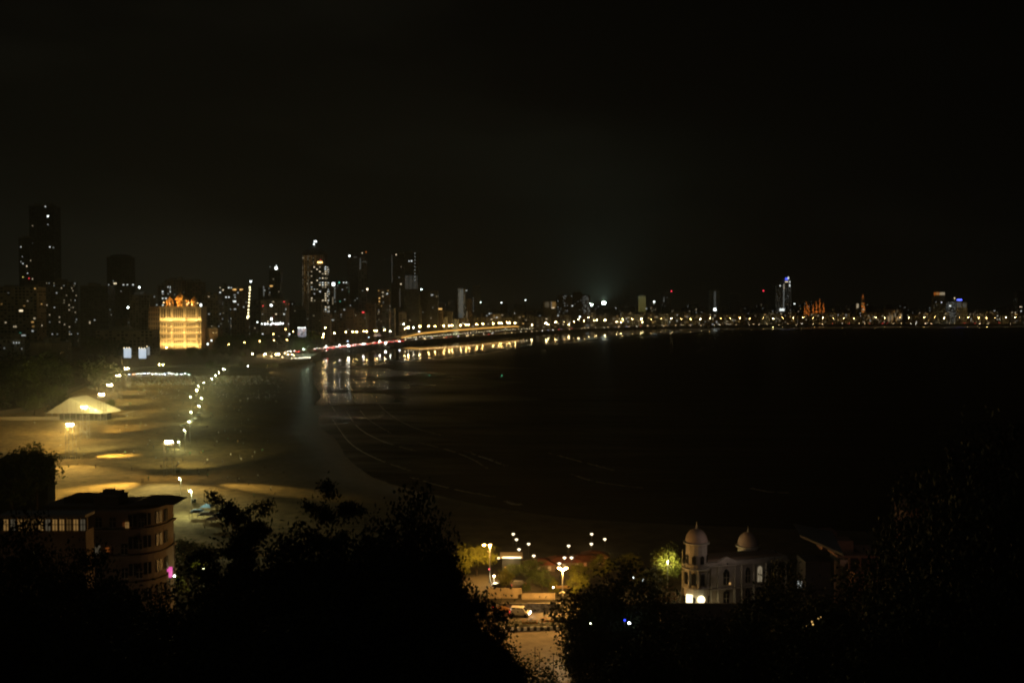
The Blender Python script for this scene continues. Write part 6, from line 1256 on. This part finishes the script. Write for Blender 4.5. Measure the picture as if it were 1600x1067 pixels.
m = MB(); m.box(0, 4, -2, 4.5, 7, zr-.4); m.build('wall', rp, t); m = MB(); m.quad((-3, -.4, zr-2.4), (-1.6, -.4, zr), (8, 8, zr), (-3, 8, zr-2.4)); m.quad((-1.6, -.4, zr), (7, -.4, zr-2), (8, 8, zr-2), (8, 8, zr)); m.build('roof', rp, t); lamp('POINT', t, (-5, -8, zr-2), 22, (1, .5, .3), .3)
# ---------------------------------------------------------------- rounded apartment house, lower left
D = 158; c = A(176, 482, D); bzg = 2.0; t = thing('apartment_house', 'cream art-deco apartment house with a rounded corner, left side below the beach', 'apartment house', (0, 0, 0)); s = M1(D)
bw_ = mat('deco_plaster', (.33, .25, .17), .85, .2, .35); X = lambda px, D=D: A(px, 482, D).x; Z = lambda py, D=D: A(0, py, D).z
xr, rc = -57.1, 5.5; xl = X(60)
def rounded(x0, x1, y0, y1, r, n=8):
    p = [(x0, y0), (x1-r, y0)]+[(x1-r+r*math.sin(a), y0+r-r*math.cos(a)) for a in np.linspace(.15, math.pi/2, n)]+[(x1, y1), (x0, y1)]; return p
m = MB(); m.poly(rounded(xl, xr, D, D+9, rc), 0, Z(800)); m.build('wall', bw_, t)
for k, py in enumerate((800, 830, 871, 913, 955)):
    o_ = .6 if k == 0 else .35; m = MB(); m.poly(rounded(xl, xr+o_, D-o_, D+9.2, rc+o_), Z(py), Z(py)+.32); m.build('ledge', bw_, t)
m = MB(); m.poly(rounded(xl, xr-.6, D+.6, D+8.6, rc-.4), Z(800)+.32, Z(800)+.9); m.build('parapet', bw_, t)
m = MB(); m.box(X(228), D+4.6, Z(800)+.9, 7.5, 6.5, .8, 0, 0, .4); m.build('roof_hatch', concrete[3], t)
m = MB(); m.box(X(158), D+3, Z(800)+.91, X(178)-X(139), 4, Z(777)-Z(800)-.91); m.box(X(155), D+3, Z(777), 1.6, 1.4, .8); m.box(X(172), D+2.6, Z(777), 1.2, 1.4, .7); m.build('stair_tower', bw_, t)
m = MB(); m.box(X(108), D+5, Z(800)+.91, X(138)-X(90), 5, .9); m.build('roof_shed', concrete[3], t)
def win(px, py, wp, hp, mt_, lab=None, dep=.06):
    m = MB(); w, h = wp*s, hp*s; m.box(X(px), D-dep, Z(py)-h/2, w, .16, h); o = m.build('window', mt_, t, label=lab)
    m = MB(); m.box(X(px), D-dep-.1, Z(py)-h/2-.1, w+.2, .12, .1); m.box(X(px), D-dep-.1, Z(py)-h/2, .06, .12, h); m.box(X(px), D-dep-.1, Z(py)+h*.15, w, .12, .05); m.build('frame', concrete[2], o)
win(147.5, 859, 8, 14, pane('c', 0), 'tall pale yellow lit window'); win(163, 858.5, 5, 7, pane('o', 1), 'small orange lit window'); win(194.5, 820, 5, 9, pane('a', 1), 'amber lit window'); win(189, 819, 3, 6, pane('o', 0)); 
for px, py in ((118, 816), (150, 816), (172, 816), (217, 816), (190, 858), (213, 850), (120, 858), (150, 895), (190, 895), (213, 895)): win(px, py, 9, 15, glass)
for py in (814, 849, 891, 932):
    for a in (.35, .75, 1.15, 1.5):
        x, y = xr-rc+(rc+.03)*math.sin(a), D+rc-(rc+.03)*math.cos(a); m = MB(); m.box(x, y, Z(py+9), 1.25, .14, 1.9, 0, a); o = m.build('window', glass, t); m = MB(); m.box(x+.06*math.sin(a), y-.06*math.cos(a), Z(py+9), .07, .16, 1.9, 0, a); m.build('frame', concrete[2], o)
lamp('POINT', t, (xr+7, D-16, 12), 330, (1, .68, .4), .4); lamp('POINT', t, (X(150), D-26, 16), 240, (1, .6, .3), .4)
g = A(266.5, 893.5, 152); t2 = thing('neon_sign', 'glowing pink vertical sign at the corner of the rounded apartment house', 'sign', (g.x, 152, 0)); m = MB(); m.box(0, 0, g.z-.8, .5, .25, 1.6); m.box(-.35, 0, g.z+.1, .3, .2, .4); m.build('sign_face', glow('neon_pink', (1, .1, .5), .8, True), t2); m = MB(); m.bar((-.2, .2, 0), (-.2, .2, g.z+.8), .07); m.build('post', darksteel, t2)
g = A(272.5, 899.5, 151); t2 = thing('small_lamp', 'small white lamp right beside the pink sign', 'lamp', (g.x, 151, 0)); m = MB(); m.bar((0, 0, 0), (0, 0, g.z), .05); m.build('pole', darksteel, t2); m = MB(); m.ball((0, 0, g.z), .14); m.build('lamp_head', glow('pinkside', WHT, 20), t2)
g = A(258, 846, 156); t2 = thing('drain_pipe', 'thin lit pipe down the outer edge of the rounded apartment house', 'pipe', (A(264.8, 482, 160).x, 161, 0)); m = MB(); m.bar((0, 0, 3), (0, 0, A(0, 835, 160).z), .1, 6); m.build('pipe', mat('pole_cream', (.5, .5, .5)), t2)
g = A(318, 889, 176); t2 = thing('street_lamp', 'lamp hidden inside the bright yellow-green tree right of the pink sign', 'lamp', (g.x, 176, 2)); m = MB(); m.bar((0, 0, 0), (0, 0, g.z-2), .08); m.build('pole', steel, t2); m = MB(); m.ball((0, 0, g.z-1.9), .16); m.build('lamp_head', glow('hidden_lamp', (1, .95, .5), 10), t2); lamp('POINT', t2, (-.4, -1.6, g.z-1.4), 700, (1, .95, .45), .2); lamp('POINT', t2, (-9, -6, g.z-4), 240, (1, .6, .2), .2)
# umbrellas / tarps under the near tree
for i, (px, py, w, col) in enumerate(((322, 810, 5, 'pale'), (308, 806, 4.5, 'blue'), (345, 812, 4.5, 'blue'), (333, 818, 4, 'pale'), (352, 803, 4, 'pale'), (324, 798, 4, 'blue'), (338, 806, 4, 'yellow'))):
    g = G(px, py+3, 1.9); t = thing('tarpaulin', '%s tarpaulin shelter %s behind the feathery near tree' % (col, ('in the middle', 'at the left end', 'at the right end', 'lowest', 'upper right', 'topmost', 'between the pale ones')[i]), 'shelter', (g.x, g.y, 1.9), rnd.uniform(-.4, .4)); m = MB(); m.lathe(0, 0, [(w*.6, 1.9), (w*.3, 2.6), (.1, 2.8)], 4, 0, .785, 7.068); m.build('sheet', {'pale': concrete[5], 'blue': mat('tarp_blue', (.12, .2, .35)), 'yellow': cl[4]}[col], t); posts('post', [((sx*w*.38, sy*w*.38, 0), (sx*w*.38, sy*w*.38, 1.95)) for sx in (-1, 1) for sy in (-1, 1)], .05, steel, t)
# house with the warm-lit top storey far lower left
D = 142; t = thing('lit_pavilion_house', 'house whose whole top storey glows warm behind leaves, far lower left', 'house', (0, 0, 0)); X = lambda px: A(px, 482, D).x; Z = lambda py: A(0, py, D).z; s = M1(D)
m = MB(); m.box(X(60), D+1.7, 0, X(127)-X(-8), 2.7, Z(830)); m.build('wall', bw_, t); m = MB(); m.box(X(60), D+1.6, Z(809), X(129)-X(-8), 3.4, .4); m.build('roof', concrete[2], t)
for k in range(12):
    x0 = -2+k*11; m = MB(); m.box(X(x0+5), D+.3, Z(829), 8.6*s, .16, Z(812)-Z(829)); o = m.build('window', pane('c' if k % 5 == 1 else 'a', (1, 0, 1, 1, 0)[k % 5]), t)
    m = MB(); m.box(X(x0+5), D+.15, Z(829), .07, .14, Z(812)-Z(829)); m.box(X(x0+5), D+.15, Z(820), 8.6*s, .14, .07); m.build('frame', darksteel, o); m = MB(); m.box(X(x0+10.5), D+.2, Z(830), .25, .4, Z(809)-Z(830)); m.build('post', bw_, t)
# dark blocks against the sand, left edge
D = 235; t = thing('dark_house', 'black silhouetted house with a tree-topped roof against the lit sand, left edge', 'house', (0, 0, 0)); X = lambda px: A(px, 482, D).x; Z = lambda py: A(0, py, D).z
m = MB(); m.box(X(8), D+6, 0, X(44)-X(-28), 12, Z(726)); m.box(X(57), D+2, 0, X(70)-X(44), 4, Z(734)); m.build('wall', mat('silhouette_black', (.025, .022, .02), .95), t); m = MB(); m.box(X(57), D+2, Z(734), X(71)-X(43), 4.3, .4); m.box(X(5), D+6, Z(726), 8, 10, 1.0); m.build('roof', concrete[4], t)  # near-black wall colour paints the house as a silhouette against the sand
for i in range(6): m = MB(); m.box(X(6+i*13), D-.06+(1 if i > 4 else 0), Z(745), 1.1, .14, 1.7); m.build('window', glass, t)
# ---------------------------------------------------------------- near trees
def nt_(key, px, yt, D, lab, width=1.0, leaf=None, base=None):
    q = A(px, yt, D); z0 = hz(q.x, D) if base is None else base; s_ = (q.z-z0)/14
    if width > 5: width = max(.42, width*M1(D)/({'near1': 6.2, 'near2': 6.4, 'near3': 5.6}[key]*s_*1.12))
    return tree(key, q.x, D, z0, q.z, lab, None, width, leaf=leaf)
for a in [('near2', 352, 767, 88, 'feathery flat-branched tree silhouetted against the beach tarpaulins', 72), ('near2', 405, 788, 92, 'second feathery tree right of the first, against the sand', 48), ('near3', 465, 797, 84, 'drooping dark tree left of the tall central plume', 62), ('near2', 523, 758, 80, 'tallest dark plume-like tree below the surf', 66), ('near3', 590, 787, 78, 'dark drooping tree right of the tall central plume', 72),
          ('near1', 640, 815, 72, 'dark rounded tree stepping down toward the lamp post', 72), ('near1', 682, 852, 66, 'dark tree whose edge touches the lit yellow-green tree', 62), ('near1', 690, 905, 60, 'dark tree edge left of the white minivan', 78), ('near1', 742, 968, 56, 'dark tree edge along the pale lower road', 74), ('near1', 768, 1015, 52, 'lowest dark tree edge at the bottom centre', 82), ('near1', 785, 1050, 50, 'dark leaves at the very bottom beside the pale road', 85),
          ('near1', 40, 846, 96, 'dark rounded tree in front of the glowing top storey, far left', 80), ('near3', 112, 838, 100, 'leafy dark tree before the right end of the glowing top storey', 44), ('near1', 165, 893, 92, 'dark tree below the tall yellow window of the apartment house', 58), ('near3', 208, 905, 88, 'dark tree below the rounded corner', 48), ('near1', 255, 945, 84, 'dark tree just under the pink sign', 60), ('near3', 320, 912, 100, 'dark shrubby tree under the bright yellow-green tree by the pink sign', 46), ('near1', 60, 900, 85, 'dark tree under the glowing top storey', 100),
          ('near1', 400, 880, 74, 'dark tree under the feathery trees', 100), ('near1', 500, 865, 66, 'dark tree under the tall central plume', 120), ('near1', 580, 885, 60, 'dark tree mass in the bottom centre left', 120), ('near1', 640, 950, 54, 'dark tree mass left of the lower road', 130), ('near1', 330, 960, 66, 'dark tree mass at the bottom left centre', 110), ('near1', 150, 965, 74, 'dark tree mass at the bottom left', 120), ('near1', 20, 935, 76, 'dark tree at the bottom left corner', 110), ('near1', 450, 985, 54, 'dark tree at the bottom below the plumes', 150),
          ('near1', 240, 990, 60, 'dark tree at the bottom between left masses', 120), ('near1', 690, 1020, 50, 'dark tree at the bottom edge left of the pale road', 100)]: nt_(*a)
for a in [('mid1', 790, 889, 214, 'yellow-green lit tree over the plaster wall', .8, 2, 3), ('mid1', 847, 890, 213, 'dark green tree left of the cluster post, over the stone wall', 1.0, 0, 3), ('mid3', 866, 903, 211, 'small leafy tree right behind the cluster post', .8, 2, 3), ('mid1', 902, 897, 207, 'leafy tree just right of the cluster post', .8, 2, 3), ('mid1', 55, 694, 232, 'round dark tree on the silhouetted roof line, left edge', .8, None, 18), ('mid1', 15, 708, 228, 'dark tree at the left edge above the silhouetted house', 1, None, 16), ('mid2', 312, 876, 178, 'bright yellow-green lit tree right of the pink sign', .55, 2, 14), ('mid1', 290, 845, 215, 'round dark bush against the sand beside the apartment house', 1.4, None, 3), ('mid1', 275, 898, 172, 'amber-lit tree under the pink sign', .6, 2, 12),
          ('mid2', 745, 852, 226, 'bright yellow-green tree at the left of the double-headed lamp post', 1.1, 2, 3), ('mid1', 722, 872, 222, 'darker lit tree at the far left of the lamp-lit group', .9, 2, 3), ('mid1', 803, 880, 223, 'dim green tree in front of the kiosk', 1.2, 0, 3), ('mid1', 832, 872, 219, 'dark green tree between kiosk and cluster post', 1.1, 0, 3), ('mid3', 823, 905, 212, 'dark tree rising over the stone wall', .8, 0, 3),
          ('mid1', 905, 880, 216, 'dim green tree right of the cluster post', 1.0, 2, 3), ('mid2', 943, 868, 222, 'broad dim green tree right of the red roofs', 1.1, 2, 3), ('mid1', 985, 864, 226, 'dim green tree left of the bright one by the pole', 1.0, 2, 3), ('mid2', 1045, 857, 213, 'brightest yellow-green tree, beside the pale pole', .62, 2, 3), ('mid1', 1020, 885, 205, 'dark tree below the bright yellow-green one', .8, 1, 3),
          ('mid1', 893, 1000, 168, 'leafy shrub glinting amber at the bottom by the pale road', .5, 3, 3), ('mid2', 930, 942, 176, 'dark tree whose leaves fringe the pale road', .75, 1, 3)]:
    q = A(a[1], a[2], a[3]); tree(a[0], q.x, a[3], a[7], q.z, a[4], None, a[5], leaf=a[6])
for a in [('near1', 962, 905, 150, 'broad dark tree before the domed building, left of the shop lights', 82), ('near1', 932, 945, 140, 'dark tree between the white minivan and the bluish lamp', 48), ('near1', 1008, 930, 140, 'dark tree just left of the bright shop lights', 44), ('near3', 1122, 952, 140, 'small dark tree covering the foot of the domed building', 34), ('near3', 1162, 926, 150, 'dark tree before the middle of the domed building', 40), ('near1', 1212, 900, 160, 'dark tree at the right end of the domed building', 46), ('near1', 1255, 932, 150, 'dark tree below the small white lit window', 50),
          ('near1', 1330, 918, 140, 'dark brownish tree below the terraced house', 70), ('near1', 1395, 928, 130, 'dark tree under the veranda end of the terraced house', 60), ('near3', 1460, 800, 118, 'tall dark tree masking the right end of the terraced house', 52), ('near1', 1455, 850, 115, 'dark tree just right of the veranda', 55), ('near1', 1440, 794, 122, 'dark tree just below the reddish gable tip', 34), ('near1', 1520, 765, 105, 'tallest black tree at the right edge', 80), ('near1', 1592, 740, 100, 'black tree cut by the right frame edge', 85), ('near1', 1480, 900, 92, 'black tree mass at the lower right', 110), ('near1', 1570, 880, 84, 'black tree mass in the lower right corner', 110),
          ('near1', 1080, 985, 112, 'black tree below the shop lights', 80), ('near1', 1010, 1000, 100, 'black tree at the bottom right of the pale road', 90), ('near1', 945, 1045, 112, 'small black tree around the lilac and yellow lamps', 42), ('near1', 1180, 965, 108, 'black tree at the bottom below the domed building', 90), ('near1', 1290, 985, 96, 'black tree at the bottom below the amber leaf glints', 100), ('near1', 1390, 990, 88, 'black tree at the bottom, lower right', 110)]: nt_(*a)
q = A(1115, 482, 180); t = thing('dark_shed', 'long unlit roof cutting across in front of the shop lights', 'shed', (q.x, 180, 3)); m = MB(); zr = A(0, 966, 180).z-3; m.box(0, 6, -1, 17, 10, zr+.6); m.build('wall', concrete[4], t); m = MB(); m.quad((-9, .3, zr-.6), (9, .3, zr-.9), (9, 6, zr+.9), (-9, 6, zr+1.1)); m.quad((-9, 6, zr+1.1), (9, 6, zr+.9), (9, 11.5, zr-.6), (-9, 11.5, zr-.4)); m.build('roof', mat('roof_dark', (.03, .028, .025), .9), t)
# ---------------------------------------------------------------- air
def airbox(name, x0, x1, y0, y1, z0, z1, dens, col, lab, cat):
    m = MB(); m.box((x0+x1)/2, (y0+y1)/2, z0, x1-x0, y1-y0, z1-z0)
    a = bpy.data.materials.new(name); a.use_nodes = True; t = a.node_tree; t.nodes.clear(); o = t.nodes.new('ShaderNodeOutputMaterial'); v = t.nodes.new('ShaderNodeVolumePrincipled')
    v.inputs['Density'].default_value = dens; v.inputs['Color'].default_value = (*col, 1); v.inputs['Anisotropy'].default_value = .35 if name == 'haze' else .8; t.links.new(v.outputs[0], o.inputs['Volume'])
    ob = m.build(name, a); ob['kind'] = 'stuff'; return ob
airbox('haze', -2700, 2800, -70, 5600, -3.5, 700, .0001, (.9, .95, .85), 'thin city haze', 'haze')
airbox('mist', -520, -135, 300, 1120, -3, 30, .00035, (.95, .95, .8), 'salt mist over the beach', 'mist')
